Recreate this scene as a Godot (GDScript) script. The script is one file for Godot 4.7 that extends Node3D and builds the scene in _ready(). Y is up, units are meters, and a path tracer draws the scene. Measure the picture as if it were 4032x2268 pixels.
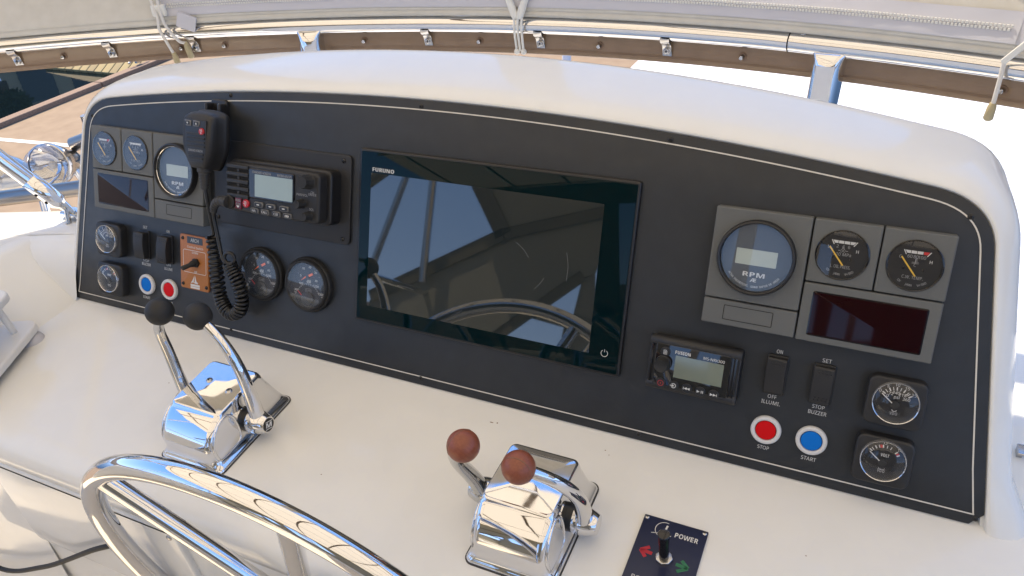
extends Node3D
# Helm of a motor yacht seen from the flybridge seat. Frame of the scene: x to starboard, y up, z aft, metres; the middle of the chart display is the origin.

var TILT = deg_to_rad(20.0)
var PB = Basis(Vector3(1, 0, 0), Vector3(0, cos(TILT), -sin(TILT)), Vector3(0, sin(TILT), cos(TILT)))      # dashboard: right, up, out
var SL = deg_to_rad(4.0)
var SB = Basis(Vector3(1, 0, 0), Vector3(0, cos(SL), sin(SL)), Vector3(0, -sin(SL), cos(SL)))              # console shelf: right, up, aft
var SO = Vector3(0, -0.190758, 0.06943)
const MID = -0.0855                                                                                        # the boat's centre line
var M = {}
var taken = {}
var bold
var plainfont

# ---------------------------------------------------------------- naming and nodes
func numbered(n):
	if not taken.has(n):
		taken[n] = 0
		return n
	taken[n] += 1
	return "%s_%03d" % [n, taken[n]]

func tag(o, label, category, group = "", kind = ""):
	if label: o.set_meta("label", label)
	if category: o.set_meta("category", category)
	if group: o.set_meta("group", group)
	if kind: o.set_meta("kind", kind)
	return o

func thing(called, label, category, xf = Transform3D(), group = "", kind = ""):
	var o = Node3D.new()
	o.name = numbered(called)
	o.transform = xf
	add_child(o)
	return tag(o, label, category, group, kind)

func part(called, mesh, mat, parent, xf = Transform3D(), label = ""):
	var o = MeshInstance3D.new()
	o.name = called
	if mesh is SurfaceTool:
		mesh = done(mesh)
	o.mesh = mesh
	o.material_override = mat
	o.transform = xf
	parent.add_child(o, true)
	if label: o.set_meta("label", label)
	return o

func single(called, mesh, mat, label, category, xf = Transform3D(), group = "", kind = ""):
	var o = part(called, mesh, mat, self, xf)
	o.name = numbered(called)
	return tag(o, label, category, group, kind)

func copy(src, xf, label, group = ""):
	var c = src.duplicate()
	c.name = numbered(String(src.name).rstrip("0123456789").rstrip("_"))
	add_child(c)
	c.transform = xf
	if label: c.set_meta("label", label)
	if group: c.set_meta("group", group)
	return c

func pan(x, y, z = 0.0):
	return Transform3D(PB, PB * Vector3(x, y, z))

func shl(x, t, h = 0.0):
	return Transform3D(SB, SO + SB * Vector3(x, h, t))

func off(x, y, z = 0.0):
	return Transform3D(Basis(), Vector3(x, y, z))

func turned(x, y, z, axis, deg):
	return Transform3D(Basis(axis, deg_to_rad(deg)), Vector3(x, y, z))

# ---------------------------------------------------------------- shapes
func mb():
	var st = SurfaceTool.new()
	st.begin(Mesh.PRIMITIVE_TRIANGLES)
	st.set_smooth_group(0)
	return st

func done(st):
	st.generate_normals()
	return st.commit()

func tri(st, a, b, c):
	st.add_vertex(a)
	st.add_vertex(c)
	st.add_vertex(b)

func quad(st, a, b, c, d):
	tri(st, a, b, c)
	tri(st, a, c, d)

func grid(st, rows, close_u = false, close_v = false):
	# rows[i][j]; the outside is where (along row) x (to the next row) points
	var n = rows.size()
	for i in (n if close_v else n - 1):
		var r = rows[i]
		var s = rows[(i + 1) % n]
		var m = r.size()
		for j in (m if close_u else m - 1):
			var k = (j + 1) % m
			quad(st, r[j], r[k], s[k], s[j])

func lathe(st, prof, seg = 40, xf = Transform3D(), sg0 = 1):
	# prof: Vector2(radius, z) from the outside up and in; sharp corners split the smoothing
	var sg = sg0
	for i in prof.size() - 1:
		if i > 0:
			var a = (prof[i] - prof[i - 1]).normalized()
			var b = (prof[i + 1] - prof[i]).normalized()
			if a.dot(b) < 0.8: sg += 1
		st.set_smooth_group(sg)
		for j in seg:
			var t0 = TAU * j / seg
			var t1 = TAU * (j + 1) / seg
			var p = prof[i]
			var q = prof[i + 1]
			var a0 = xf * Vector3(p.x * cos(t0), p.x * sin(t0), p.y)
			var a1 = xf * Vector3(p.x * cos(t1), p.x * sin(t1), p.y)
			var b0 = xf * Vector3(q.x * cos(t0), q.x * sin(t0), q.y)
			var b1 = xf * Vector3(q.x * cos(t1), q.x * sin(t1), q.y)
			if p.x > 1e-7: tri(st, a0, a1, b1)
			if q.x > 1e-7: tri(st, a0, b1, b0)
	return st

func lathed(prof, seg = 40):
	return lathe(mb(), prof, seg)

func tube(st, pts, rad, seg = 12, closed = false, caps = true):
	var n = pts.size()
	var rings = []
	var nrm = Vector3.ZERO
	for i in n:
		var p0 = pts[(i - 1 + n) % n] if (closed or i > 0) else pts[i]
		var p1 = pts[(i + 1) % n] if (closed or i < n - 1) else pts[i]
		var d = (p1 - p0).normalized()
		if i == 0:
			nrm = d.cross(Vector3.UP if abs(d.y) < 0.9 else Vector3.RIGHT).normalized()
		else:
			nrm = (nrm - d * nrm.dot(d)).normalized()
		var bin = d.cross(nrm)
		var r = rad[i] if rad is Array else rad
		var ring = PackedVector3Array()
		for j in seg:
			var t = TAU * j / seg
			ring.append(pts[i] + (nrm * cos(t) + bin * sin(t)) * r)
		rings.append(ring)
	st.set_smooth_group(1)
	grid(st, rings, true, closed)
	if caps and not closed:
		st.set_smooth_group(2)
		for j in seg:
			tri(st, pts[0], rings[0][(j + 1) % seg], rings[0][j])
			tri(st, pts[n - 1], rings[n - 1][j], rings[n - 1][(j + 1) % seg])
	return st

func curve_pts(ctrl, n):
	# Catmull-Rom through the points
	var out = []
	var m = ctrl.size()
	for i in n + 1:
		var f = float(i) / n * (m - 1)
		var k = mini(int(f), m - 2)
		var t = f - k
		var a = ctrl[maxi(k - 1, 0)]
		var d = ctrl[mini(k + 2, m - 1)]
		out.append(ctrl[k].cubic_interpolate(ctrl[k + 1], a, d, t))
	return out

func rrect(w, h, r, n = 5):
	var p = PackedVector2Array()
	for c in 4:
		var cx = (w / 2 - r) * (1 if c in [0, 3] else -1)
		var cy = (h / 2 - r) * (1 if c in [0, 1] else -1)
		for i in n + 1:
			var t = PI / 2 * (c + float(i) / n)
			p.append(Vector2(cx + r * cos(t), cy + r * sin(t)))
	return p

func circle(r, n = 40):
	var p = PackedVector2Array()
	for i in n:
		p.append(Vector2(cos(TAU * i / n), sin(TAU * i / n)) * r)
	return p

func inset(poly, b):
	var n = poly.size()
	var out = PackedVector2Array()
	for i in n:
		var d0 = (poly[i] - poly[(i - 1 + n) % n]).normalized()
		var d1 = (poly[(i + 1) % n] - poly[i]).normalized()
		var t = d0 + d1
		if t.length() < 1e-6: t = d1
		t = t.normalized()
		var k = 1.0 / maxf(0.5, sqrt(maxf(0.0, (1 + d0.dot(d1)) / 2)))
		out.append(poly[i] + Vector2(-t.y, t.x) * b * k)
	return out

func lift(poly, z):
	var o = PackedVector3Array()
	for p in poly: o.append(Vector3(p.x, p.y, z))
	return o

func plate(st, poly, z0, z1, b = 0.0, xf = Transform3D()):
	# a plate with a rounded front edge, counter-clockwise outline seen from +z
	var rows = [lift(poly, z0)]
	if b > 0:
		for k in 4:
			var a = PI / 2 * k / 3
			rows.append(lift(inset(poly, b * (1 - cos(a))), z1 - b + b * sin(a)))
	else:
		rows.append(lift(poly, z1))
	for r in rows:
		for i in r.size(): r[i] = xf * r[i]
	var packed = []
	for r in rows: packed.append(r)
	if b > 0:
		st.set_smooth_group(3)
		grid(st, packed, true)
	else:
		st.set_smooth_group(-1)
		grid(st, packed, true)
		st.set_smooth_group(3)
	var top = inset(poly, b) if b > 0 else poly
	var ids = Geometry2D.triangulate_polygon(top)
	st.set_smooth_group(3 if b > 0 else 5)
	var last = packed[packed.size() - 1]
	for i in ids.size() / 3:
		var q = [last[ids[i * 3]], last[ids[i * 3 + 1]], last[ids[i * 3 + 2]]]
		var pa = top[ids[i * 3]]
		var pb = top[ids[i * 3 + 1]]
		var pc = top[ids[i * 3 + 2]]
		if (pb - pa).cross(pc - pa) > 0: tri(st, q[0], q[1], q[2])
		else: tri(st, q[0], q[2], q[1])
	return st

func slab(poly, z0, z1, b = 0.0):
	return plate(mb(), poly, z0, z1, b)

func box(st, c, s, xf = Transform3D()):
	# a plain box, flat faces
	st.set_smooth_group(-1)
	var h = s / 2
	var v = []
	for i in 8:
		v.append(xf * (c + Vector3(h.x * (1 if i & 1 else -1), h.y * (1 if i & 2 else -1), h.z * (1 if i & 4 else -1))))
	for f in [[4, 5, 7, 6], [1, 0, 2, 3], [5, 1, 3, 7], [0, 4, 6, 2], [6, 7, 3, 2], [0, 1, 5, 4]]:
		quad(st, v[f[0]], v[f[1]], v[f[2]], v[f[3]])
	return st

func boxed(c, s):
	return box(mb(), c, s)

func rbox(st, c, s, r, xf = Transform3D()):
	# a box with all its edges rounded
	st.set_smooth_group(7)
	var h = s / 2
	r = minf(r, minf(h.x, minf(h.y, h.z)) * 0.999)
	for ax in 3:
		for sg in [-1, 1]:
			var u = (ax + 1) % 3
			var w = (ax + 2) % 3
			var cu = [-h[u], -h[u] + r * 0.3, -h[u] + r * 0.65, -h[u] + r, h[u] - r, h[u] - r * 0.65, h[u] - r * 0.3, h[u]]
			var cw = [-h[w], -h[w] + r * 0.3, -h[w] + r * 0.65, -h[w] + r, h[w] - r, h[w] - r * 0.65, h[w] - r * 0.3, h[w]]
			var rows = []
			for b in cw:
				var row = PackedVector3Array()
				for a in cu:
					var p = Vector3.ZERO
					p[ax] = h[ax] * sg
					p[u] = a
					p[w] = b
					var q = p.clamp(-(h - Vector3.ONE * r), h - Vector3.ONE * r)
					row.append(xf * (c + q + (p - q).normalized() * r))
				if sg < 0: row.reverse()
				rows.append(row)
			grid(st, rows)
	return st

func rboxed(c, s, r):
	return rbox(mb(), c, s, r)

func ball(r, n = 24, z = 0.0):
	var p = []
	for i in n + 1:
		var a = -PI / 2 + PI * i / n
		p.append(Vector2(r * cos(a), z + r * sin(a)))
	return lathed(p, 36)

func ribbon(st, pts, w, z):
	# a flat strip along 2D points
	st.set_smooth_group(0)
	var n = pts.size()
	for i in n - 1:
		var d0 = (pts[i + 1] - pts[maxi(i - 1, 0)]).normalized()
		var d1 = (pts[mini(i + 2, n - 1)] - pts[i]).normalized()
		var n0 = Vector2(-d0.y, d0.x) * w / 2
		var n1 = Vector2(-d1.y, d1.x) * w / 2
		quad(st, v3(pts[i] - n0, z), v3(pts[i + 1] - n1, z), v3(pts[i + 1] + n1, z), v3(pts[i] + n0, z))
	return st

func v3(p, z):
	return Vector3(p.x, p.y, z)

func bar2(st, a, b, w, z, th = 0.0004):
	# a thin straight bar on a dial
	var d = (b - a).normalized()
	var nn = Vector2(-d.y, d.x) * w / 2
	plate(st, PackedVector2Array([a - nn, b - nn, b + nn, a + nn]), z, z + th)
	return st

func arc(r, a0, a1, n = 24, c = Vector2.ZERO):
	var p = []
	for i in n + 1:
		var a = deg_to_rad(lerpf(a0, a1, float(i) / n))
		p.append(c + Vector2(cos(a), sin(a)) * r)
	return p

func text(parent, words, cap, x, y, z, mat, width = 0.0, rot = 0.0, heavy = false, called = "lettering"):
	var t = TextMesh.new()
	t.text = words
	t.font = bold if heavy else plainfont
	t.font_size = 48
	t.pixel_size = cap / (0.72 * 48)
	t.depth = 0.0002
	t.curve_step = 2.0
	var o = part(called, t, mat, parent)
	var sx = 1.0
	if width > 0: sx = width / maxf(t.get_aabb().size.x, 1e-5)
	o.transform = Transform3D(Basis(Vector3(0, 0, 1), deg_to_rad(rot)) * Basis.from_scale(Vector3(sx, 1, 1)), Vector3(x, y, z))
	return o

func arc_text(parent, words, cap, r, a0, a1, z, mat, c = Vector2.ZERO, inward = false):
	# letters one by one along an arc; angles in degrees
	var n = words.length()
	var st = mb()
	for i in n:
		if words[i] == " ": continue
		var t = TextMesh.new()
		t.text = words[i]
		t.font = plainfont
		t.font_size = 32
		t.pixel_size = cap / (0.72 * 32)
		t.depth = 0.0002
		t.curve_step = 3.0
		var a = lerpf(a0, a1, (i + 0.5) / n)
		var p = c + Vector2(cos(deg_to_rad(a)), sin(deg_to_rad(a))) * r
		st.append_from(t, 0, Transform3D(Basis(Vector3(0, 0, 1), deg_to_rad(a + (90 if inward else -90))), Vector3(p.x, p.y, z)))
	part("lettering", st.commit(), mat, parent)

# ---------------------------------------------------------------- materials
func noise(freq, seed_, as_normal = false, strength = 1.0, octaves = 4, ramp = null, size = 512):
	var f = FastNoiseLite.new()
	f.seed = seed_
	f.frequency = freq
	f.fractal_octaves = octaves
	var t = NoiseTexture2D.new()
	t.width = size
	t.height = size
	t.seamless = true
	t.noise = f
	t.as_normal_map = as_normal
	t.bump_strength = strength
	if ramp:
		var g = Gradient.new()
		g.set_color(0, ramp[0])
		g.set_color(1, ramp[1])
		t.color_ramp = g
	return t

func lin(r, g, b):
	return Color(r, g, b).linear_to_srgb()

func mat(called, col, rough, metal = 0.0, spec = 0.5):
	var m = StandardMaterial3D.new()
	m.resource_name = called
	m.albedo_color = col
	m.roughness = rough
	m.metallic = metal
	m.metallic_specular = spec
	m.cull_mode = BaseMaterial3D.CULL_DISABLED
	M[called] = m
	return m

func grain(m, freq, seed_, scale, strength, lo = null, hi = null):
	m.uv1_triplanar = true
	m.uv1_scale = Vector3.ONE * scale
	if strength > 0:
		m.normal_enabled = true
		m.normal_texture = noise(freq, seed_, true, strength)
		m.normal_scale = 1.0
	if lo != null:
		m.albedo_texture = noise(freq, seed_ + 7, false, 1.0, 5, [lo, hi])
		m.albedo_color = Color.WHITE
	return m

func glass(called, alpha, rough = 0.01, tint = Color.WHITE):
	var m = mat(called, Color(tint, alpha), rough)
	m.transparency = BaseMaterial3D.TRANSPARENCY_ALPHA
	return m

func make_materials():
	bold = SystemFont.new()
	bold.font_names = ["Droid Sans"]
	bold.font_weight = 700
	plainfont = SystemFont.new()
	plainfont.font_names = ["Droid Sans"]
	var g = mat("gelcoat", lin(0.78, 0.765, 0.74), 1.0, 0.0, 0.37)
	g.roughness_texture = noise(0.006, 17, false, 1.0, 6, [Color(0.05, 0.05, 0.05), Color(0.13, 0.13, 0.13)])
	grain(g, 0.012, 3, 1.6, 0.0, lin(0.765, 0.765, 0.735), lin(0.79, 0.79, 0.762))
	mat("deckpaint", lin(0.80, 0.78, 0.74), 0.35)
	var p = mat("panel", lin(0.016, 0.0185, 0.0225), 0.42, 0.0, 0.5)
	grain(p, 0.25, 11, 18.0, 0.6)
	p.albedo_texture = noise(0.01, 14, false, 1.0, 5, [lin(0.0165, 0.019, 0.0225), lin(0.0215, 0.0245, 0.029)])
	p.albedo_color = Color.WHITE
	p.uv1_scale = Vector3.ONE * 5.0
	p.normal_scale = 0.35
	p.roughness = 1.0
	p.roughness_texture = noise(0.012, 13, false, 1.0, 5, [Color(0.36, 0.36, 0.36), Color(0.50, 0.50, 0.50)])
	mat("black", lin(0.012, 0.012, 0.013), 0.38)
	mat("blacksatin", lin(0.016, 0.016, 0.017), 0.5)
	mat("rubber", lin(0.014, 0.014, 0.014), 0.62)
	mat("blackgloss", lin(0.008, 0.008, 0.010), 0.08)
	var gr = mat("bezelgrey", lin(0.122, 0.127, 0.124), 0.55, 0.0, 0.4)
	grain(gr, 0.2, 21, 25.0, 0.4)
	gr.normal_scale = 0.3
	mat("seam", lin(0.004, 0.004, 0.004), 0.9)
	mat("dial", lin(0.006, 0.006, 0.008), 0.5)
	mat("print", lin(0.62, 0.62, 0.60), 0.5)
	mat("printdim", lin(0.30, 0.30, 0.30), 0.5)
	mat("stripe", lin(0.66, 0.63, 0.56), 0.45)
	mat("yellow", lin(0.75, 0.47, 0.06), 0.4)
	mat("orange", lin(0.85, 0.16, 0.03), 0.4)
	mat("redprint", lin(0.55, 0.03, 0.03), 0.4)
	mat("greenprint", lin(0.02, 0.16, 0.07), 0.4)
	mat("whiteplastic", lin(0.62, 0.62, 0.62), 0.35)
	mat("redbutton", lin(0.60, 0.003, 0.006), 0.45, 0.0, 0.3)
	mat("bluebutton", lin(0.002, 0.155, 0.58), 0.45, 0.0, 0.3)
	mat("lcd", lin(0.30, 0.38, 0.37), 0.12)
	mat("lcdpale", lin(0.42, 0.47, 0.40), 0.3)
	mat("displayred", lin(0.013, 0.0012, 0.0025), 0.06, 0.0, 0.32)
	mat("displaysky", lin(0.014, 0.010, 0.014), 0.04)  # purple tint stands for the sky mirrored in the left window
	var scr = mat("screen", lin(0.013, 0.019, 0.021), 0.02, 0.0, 0.72)  # bluish base colour holds part of the sky and canvas reflection
	scr.clearcoat_enabled = true
	scr.clearcoat = 0.35
	scr.clearcoat_roughness = 0.03
	mat("screenborder", lin(0.0008, 0.0090, 0.0115), 0.02, 0.0, 0.29)  # teal base colour stands in for sky reflected in the border glass
	var o = mat("orangeplate", lin(0.36, 0.115, 0.030), 0.42)
	grain(o, 0.05, 31, 12.0, 0.0, lin(0.35, 0.125, 0.028), lin(0.42, 0.16, 0.040))
	mat("navy", lin(0.008, 0.013, 0.045), 0.32)
	var c = mat("chrome", lin(0.74, 0.74, 0.75), 0.035, 1.0)
	c.metallic_specular = 0.5
	c.uv1_triplanar = true
	c.uv1_scale = Vector3.ONE * 5.0
	c.roughness = 1.0
	c.roughness_texture = noise(0.012, 43, false, 1.0, 5, [Color(0.012, 0.012, 0.012), Color(0.065, 0.065, 0.065)])
	var cw = mat("chromeworn", lin(0.62, 0.62, 0.61), 0.11, 1.0)
	grain(cw, 0.05, 41, 14.0, 0.0, lin(0.50, 0.50, 0.49), lin(0.72, 0.72, 0.72))
	mat("tansteel", lin(0.30, 0.27, 0.24), 0.28, 1.0)  # darker and tan, painted for the dock and hull the rails would mirror
	mat("steel", lin(0.52, 0.51, 0.50), 0.22, 1.0)
	var w = mat("wood", lin(0.20, 0.052, 0.026), 0.38)
	grain(w, 0.02, 51, 9.0, 0.0, lin(0.19, 0.052, 0.026), lin(0.28, 0.085, 0.042))
	w.uv1_scale = Vector3(30, 8, 30)
	mat("brand", lin(0.45, 0.45, 0.44), 0.3)
	var cv = mat("canvas", lin(0.60, 0.575, 0.51), 0.85)
	grain(cv, 0.02, 61, 2.5, 0.0, lin(0.53, 0.505, 0.44), lin(0.64, 0.615, 0.55))
	cv.normal_enabled = true
	cv.normal_texture = noise(0.006, 63, true, 2.0)
	cv.normal_scale = 0.3
	mat("tape", lin(0.52, 0.52, 0.56), 0.8)
	mat("zip", lin(0.70, 0.70, 0.66), 0.5)
	mat("cord", lin(0.66, 0.64, 0.60), 0.7)
	mat("cordend", lin(0.40, 0.34, 0.20), 0.5)
	var top = mat("canopy", lin(0.62, 0.55, 0.43), 0.9)
	top.backlight_enabled = true
	top.backlight = lin(0.84, 0.71, 0.50)
	mat("canopyseam", lin(0.16, 0.11, 0.07), 0.9)
	var ac = mat("smokestrip", lin(0.155, 0.105, 0.068), 0.16)
	grain(ac, 0.01, 71, 3.0, 0.0, lin(0.205, 0.138, 0.085), lin(0.26, 0.178, 0.112))
	glass("lens", 0.04, 0.01, Color(0.02, 0.02, 0.02))
	glass("vinyl", 0.05, 0.02)
	glass("globe", 0.22, 0.01, Color(0.35, 0.28, 0.22))
	glass("skylens", 0.05, 0.01, Color(0.75, 0.82, 0.90))  # pale tint paints the sky glare on the left-hand gauge lenses
	mat("lampwhite", lin(0.75, 0.75, 0.74), 0.3)
	var s = mat("dock", lin(0.45, 0.35, 0.24), 0.85)
	grain(s, 0.02, 81, 0.22, 0.0, lin(0.215, 0.145, 0.085), lin(0.27, 0.19, 0.115))
	mat("dockline", lin(0.70, 0.66, 0.58), 0.8)
	var k = mat("timber", lin(0.20, 0.125, 0.08), 0.8)
	grain(k, 0.03, 83, 1.5, 0.0, lin(0.15, 0.09, 0.055), lin(0.27, 0.175, 0.115))
	mat("quaywall", lin(0.36, 0.265, 0.115), 0.8)
	mat("quaywall2", lin(0.30, 0.22, 0.10), 0.8)
	mat("quaydark", lin(0.03, 0.028, 0.022), 0.8)
	var wa = mat("water", lin(0.004, 0.008, 0.010), 0.04, 0.0, 0.45)
	wa.uv1_triplanar = true
	wa.uv1_scale = Vector3.ONE * 0.16
	wa.normal_enabled = true
	wa.normal_texture = noise(0.02, 91, true, 2.0)
	wa.normal_scale = 0.035
	mat("housewall", lin(0.50, 0.40, 0.25), 0.85)
	mat("houseroof", lin(0.14, 0.10, 0.075), 0.85)
	mat("housepane", lin(0.03, 0.035, 0.04), 0.1)
	mat("bark", lin(0.09, 0.065, 0.045), 0.9)
	mat("leaf", lin(0.035, 0.055, 0.02), 0.7)
	var rk = mat("rock", lin(0.20, 0.17, 0.14), 0.9)
	rk.vertex_color_use_as_albedo = true
	rk.albedo_color = Color.WHITE
	mat("bank", lin(0.07, 0.062, 0.055), 0.95)
	mat("sole", lin(0.66, 0.60, 0.50), 0.6)
	mat("caulk", lin(0.02, 0.02, 0.02), 0.7)
	mat("curtain", lin(0.24, 0.23, 0.185), 0.9)  # olive puts the shade on cream canvas into its colour
	mat("binding", lin(0.12, 0.105, 0.075), 0.9)
	mat("hills", lin(0.10, 0.075, 0.055), 0.95)
	mat("dialblue", lin(0.016, 0.018, 0.024), 0.5)
	mat("labelblue", lin(0.035, 0.045, 0.06), 0.4)
	mat("keygrey", lin(0.15, 0.15, 0.15), 0.4)
	mat("redkey", lin(0.42, 0.012, 0.018), 0.25)
	mat("redclear", lin(0.10, 0.004, 0.006), 0.12)
	mat("redsymbol", lin(0.42, 0.03, 0.03), 0.4)
	mat("redarrow", lin(0.42, 0.012, 0.03), 0.4)
	mat("screenblue", lin(0.03, 0.035, 0.045), 0.05)
	mat("stereoglass", lin(0.010, 0.011, 0.013), 0.03, 0.0, 0.62)
	mat("lcdgreen", lin(0.16, 0.19, 0.15), 0.06, 0.0, 0.62)
	mat("strain", lin(0.035, 0.035, 0.035), 0.6)
	mat("cordblack", lin(0.011, 0.011, 0.011), 0.36)
	mat("ringclear", lin(0.55, 0.55, 0.55), 0.08, 0.8)
	var lb = glass("lensglare", 0.09, 0.01, Color(0.75, 0.85, 0.95))  # pale blue tint stands in for strong sky reflection on the tachometers
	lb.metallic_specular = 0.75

# ---------------------------------------------------------------- the scene
func _ready():
	var cam = Camera3D.new()
	cam.name = "camera"
	cam.fov = 40.357
	cam.near = 0.02
	cam.far = 400.0
	cam.transform = Transform3D(Basis(Vector3(0.90528055, -0.06843491, -0.41926577), Vector3(-0.17063523, 0.84524582, -0.50640213), Vector3(0.38903822, 0.52997751, 0.75350720)), Vector3(0.46229126, 0.52740558, 0.80267083))
	add_child(cam)
	var env = Environment.new()
	var sky = Sky.new()
	var sm = ProceduralSkyMaterial.new()
	sm.sky_top_color = lin(0.10, 0.235, 0.55)
	sm.sky_horizon_color = lin(0.38, 0.545, 0.83)
	sm.sky_curve = 0.16
	sm.ground_bottom_color = lin(0.22, 0.19, 0.15)
	sm.ground_horizon_color = lin(0.42, 0.46, 0.52)
	sm.sky_energy_multiplier = 0.84
	sky.sky_material = sm
	env.background_mode = Environment.BG_SKY
	env.sky = sky
	env.ambient_light_source = Environment.AMBIENT_SOURCE_SKY
	env.tonemap_mode = Environment.TONE_MAPPER_LINEAR
	env.tonemap_exposure = 4.0
	env.sdfgi_enabled = true
	env.ssao_enabled = true
	env.ssil_enabled = true
	var we = WorldEnvironment.new()
	we.name = "world_environment"
	we.environment = env
	add_child(we)
	var sun = DirectionalLight3D.new()
	sun.name = "sun"
	sun.light_energy = 0.72
	sun.light_color = Color(1.0, 0.93, 0.82)
	sun.light_angular_distance = 0.5
	sun.shadow_enabled = true
	sun.look_at_from_position(Vector3(-0.6, 1.0, -0.3), Vector3.ZERO)
	add_child(sun)
	make_materials()
	surroundings()
	boat()
	console()
	windscreen()
	enclosure()
	canopy()
	left_cluster()
	right_cluster()
	round_gauges()
	switches()
	chart_display()
	radio()
	microphone()
	stereo()
	throttles()
	wheel()
	bow_thruster()
	port_side_things()

# ---------------------------------------------------------------- outside
func surroundings():
	var st = mb()
	var y = -5.3
	quad(st, Vector3(-300, y, 260), Vector3(300, y, 260), Vector3(300, y, -300), Vector3(-300, y, -300))
	single("water", st, M.water, "calm dark harbour water beside the concrete dock", "water", Transform3D(), "", "structure")
	# dock: a concrete sheet with a timber edge
	st = mb()
	st.set_smooth_group(-1)
	var a = Vector3(-15.0, -4.5, 12.0)
	var b = Vector3(-16.6, -4.5, -19.0)
	var e0 = Vector3(-2.6, -4.5, 12.0)
	var e1 = Vector3(-2.6, -4.5, -19.0)
	quad(st, a, e0, e1, b)
	var dn = Vector3(0, -1.6, 0)
	quad(st, a + dn, a, b, b + dn)
	quad(st, e0, e0 + dn, e1 + dn, e1)
	quad(st, a, a + dn, e0 + dn, e0)
	quad(st, b, e1, e1 + dn, b + dn)
	var dock = single("dock", st, M.dock, "tan concrete dock beyond the port side of the boat", "dock", Transform3D(), "", "structure")
	var dir = (b - a).normalized()
	st = mb()
	for i in 8:
		var p0 = a.lerp(b, i / 8.0) + Vector3(0.13, 0.05, 0)
		var p1 = a.lerp(b, (i + 0.992) / 8.0) + Vector3(0.13, 0.05, 0)
		var k = mb()
		rbox(k, Vector3.ZERO, Vector3(0.26, 0.12, p0.distance_to(p1)), 0.02, Transform3D(Basis.looking_at(dir), (p0 + p1) / 2))
		part("kerb_timber", k, M.timber, dock)
	st = mb()
	quad(st, Vector3(-15.5, -4.494, -8.0), Vector3(-10.0, -4.494, -8.5), Vector3(-10.0, -4.494, -8.62), Vector3(-15.5, -4.494, -8.14))
	part("painted_line", st, M.dockline, dock)
	for q in [[-15.35, -7.55], [-16.2, -12.6]]:
		var cl = thing("mooring_cleat", "steel mooring cleat on the dock edge near the white line" if q[1] > -10 else "far steel mooring cleat where the dock meets the quay wall", "cleat", Transform3D(Basis(Vector3.UP, 0.05), Vector3(q[0], -4.33, q[1])), "cleats on the dock edge")
		part("horn", tube(mb(), curve_pts([Vector3(0, 0.05, -0.3), Vector3(0, 0.09, -0.12), Vector3(0, 0.09, 0.12), Vector3(0, 0.05, 0.3)], 10), 0.025), M.steel, cl)
		part("foot", boxed(Vector3(0, 0.04, 0), Vector3(0.07, 0.1, 0.16)), M.steel, cl)
	# the quay wall across the end of the basin
	var wall = thing("quay_wall", "yellow boarded sloping quay wall across the end of the basin", "wall", Transform3D(Basis(Vector3.RIGHT, deg_to_rad(-62)), Vector3(-22.0, -5.3, -14.0)))
	part("footing", boxed(Vector3(3.3, -0.02, -0.12), Vector3(6.6, 0.12, 0.20)), M.quaydark, wall)
	for i in 22:
		part("board", rboxed(Vector3(0.15 + i * 0.3, 1.3, 0), Vector3(0.275, 2.5, 0.12), 0.02), M.quaywall if i % 3 else M.quaywall2, wall)
	part("backing", boxed(Vector3(3.3, 1.4, -0.09), Vector3(6.6, 2.3, 0.05)), M.quaydark, wall)
	# houses and trees beyond the water; they show only as reflections
	for h in [[-29.0, -20.5, 5.5, 4.0, "tan house with a brown roof beyond the basin mirrored in the water"], [-27.0, -29.0, 5.0, 5.0, "smaller tan house with a brown roof farther right mirrored in the water"]]:
		var hs = thing("house", h[4], "house", Transform3D(Basis(Vector3.UP, 0.9), Vector3(h[0], -4.9, h[1])), "houses beyond the basin")
		part("wall", boxed(Vector3(0, h[3] / 2, 0), Vector3(h[2], h[3], 6)), M.housewall, hs)
		st = mb()
		st.set_smooth_group(-1)
		var w = h[2] / 2 + 0.4
		var t = h[3]
		quad(st, Vector3(-w, t, 3.5), Vector3(w, t, 3.5), Vector3(w, t + 2.2, 0), Vector3(-w, t + 2.2, 0))
		quad(st, Vector3(w, t, -3.5), Vector3(-w, t, -3.5), Vector3(-w, t + 2.2, 0), Vector3(w, t + 2.2, 0))
		quad(st, Vector3(-w, t, -3.5), Vector3(w, t, -3.5), Vector3(w, t, 3.5), Vector3(-w, t, 3.5))
		tri(st, Vector3(w, t, 3.5), Vector3(w, t, -3.5), Vector3(w, t + 2.2, 0))
		tri(st, Vector3(-w, t, -3.5), Vector3(-w, t, 3.5), Vector3(-w, t + 2.2, 0))
		part("roof", st, M.houseroof, hs)
		for i in 3:
			for j in 2:
				part("window", boxed(Vector3((i - 1) * h[2] * 0.3, 1.5 + j * t * 0.42, 3.0), Vector3(1.1, 1.3, 0.08)), M.housepane, hs)
	st = mb()
	quad(st, Vector3(-90, -4.62, -16.5), Vector3(-16.6, -4.62, -16.5), Vector3(-16.6, -4.62, -90), Vector3(-90, -4.62, -90))
	single("ground", st, M.bank, "dark ground of the far shore behind the quay wall", "ground", Transform3D(), "", "structure")
	var rng = RandomNumberGenerator.new()
	rng.seed = 5
	var spots = [[-24.6, -14.2, 1.5, "small dark bushy tree at the end of the yellow quay wall"], [-25.5, -11.6, 7.0, "dark tree left across the water"], [-31.0, -10.0, 8.0, "tall dark tree farthest left across the water"], [-19.0, -20.5, 3.5, "dark tree behind the yellow quay wall"]]
	for q in spots:
		tree(q[0], q[1], q[2], q[3], rng)
	# a bank of stones ahead of the bow
	st = mb()
	quad(st, Vector3(-14.5, -5.4, -16.0), Vector3(12, -5.4, -16.0), Vector3(12, -2.2, -24.0), Vector3(-14.5, -2.2, -24.0))
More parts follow.
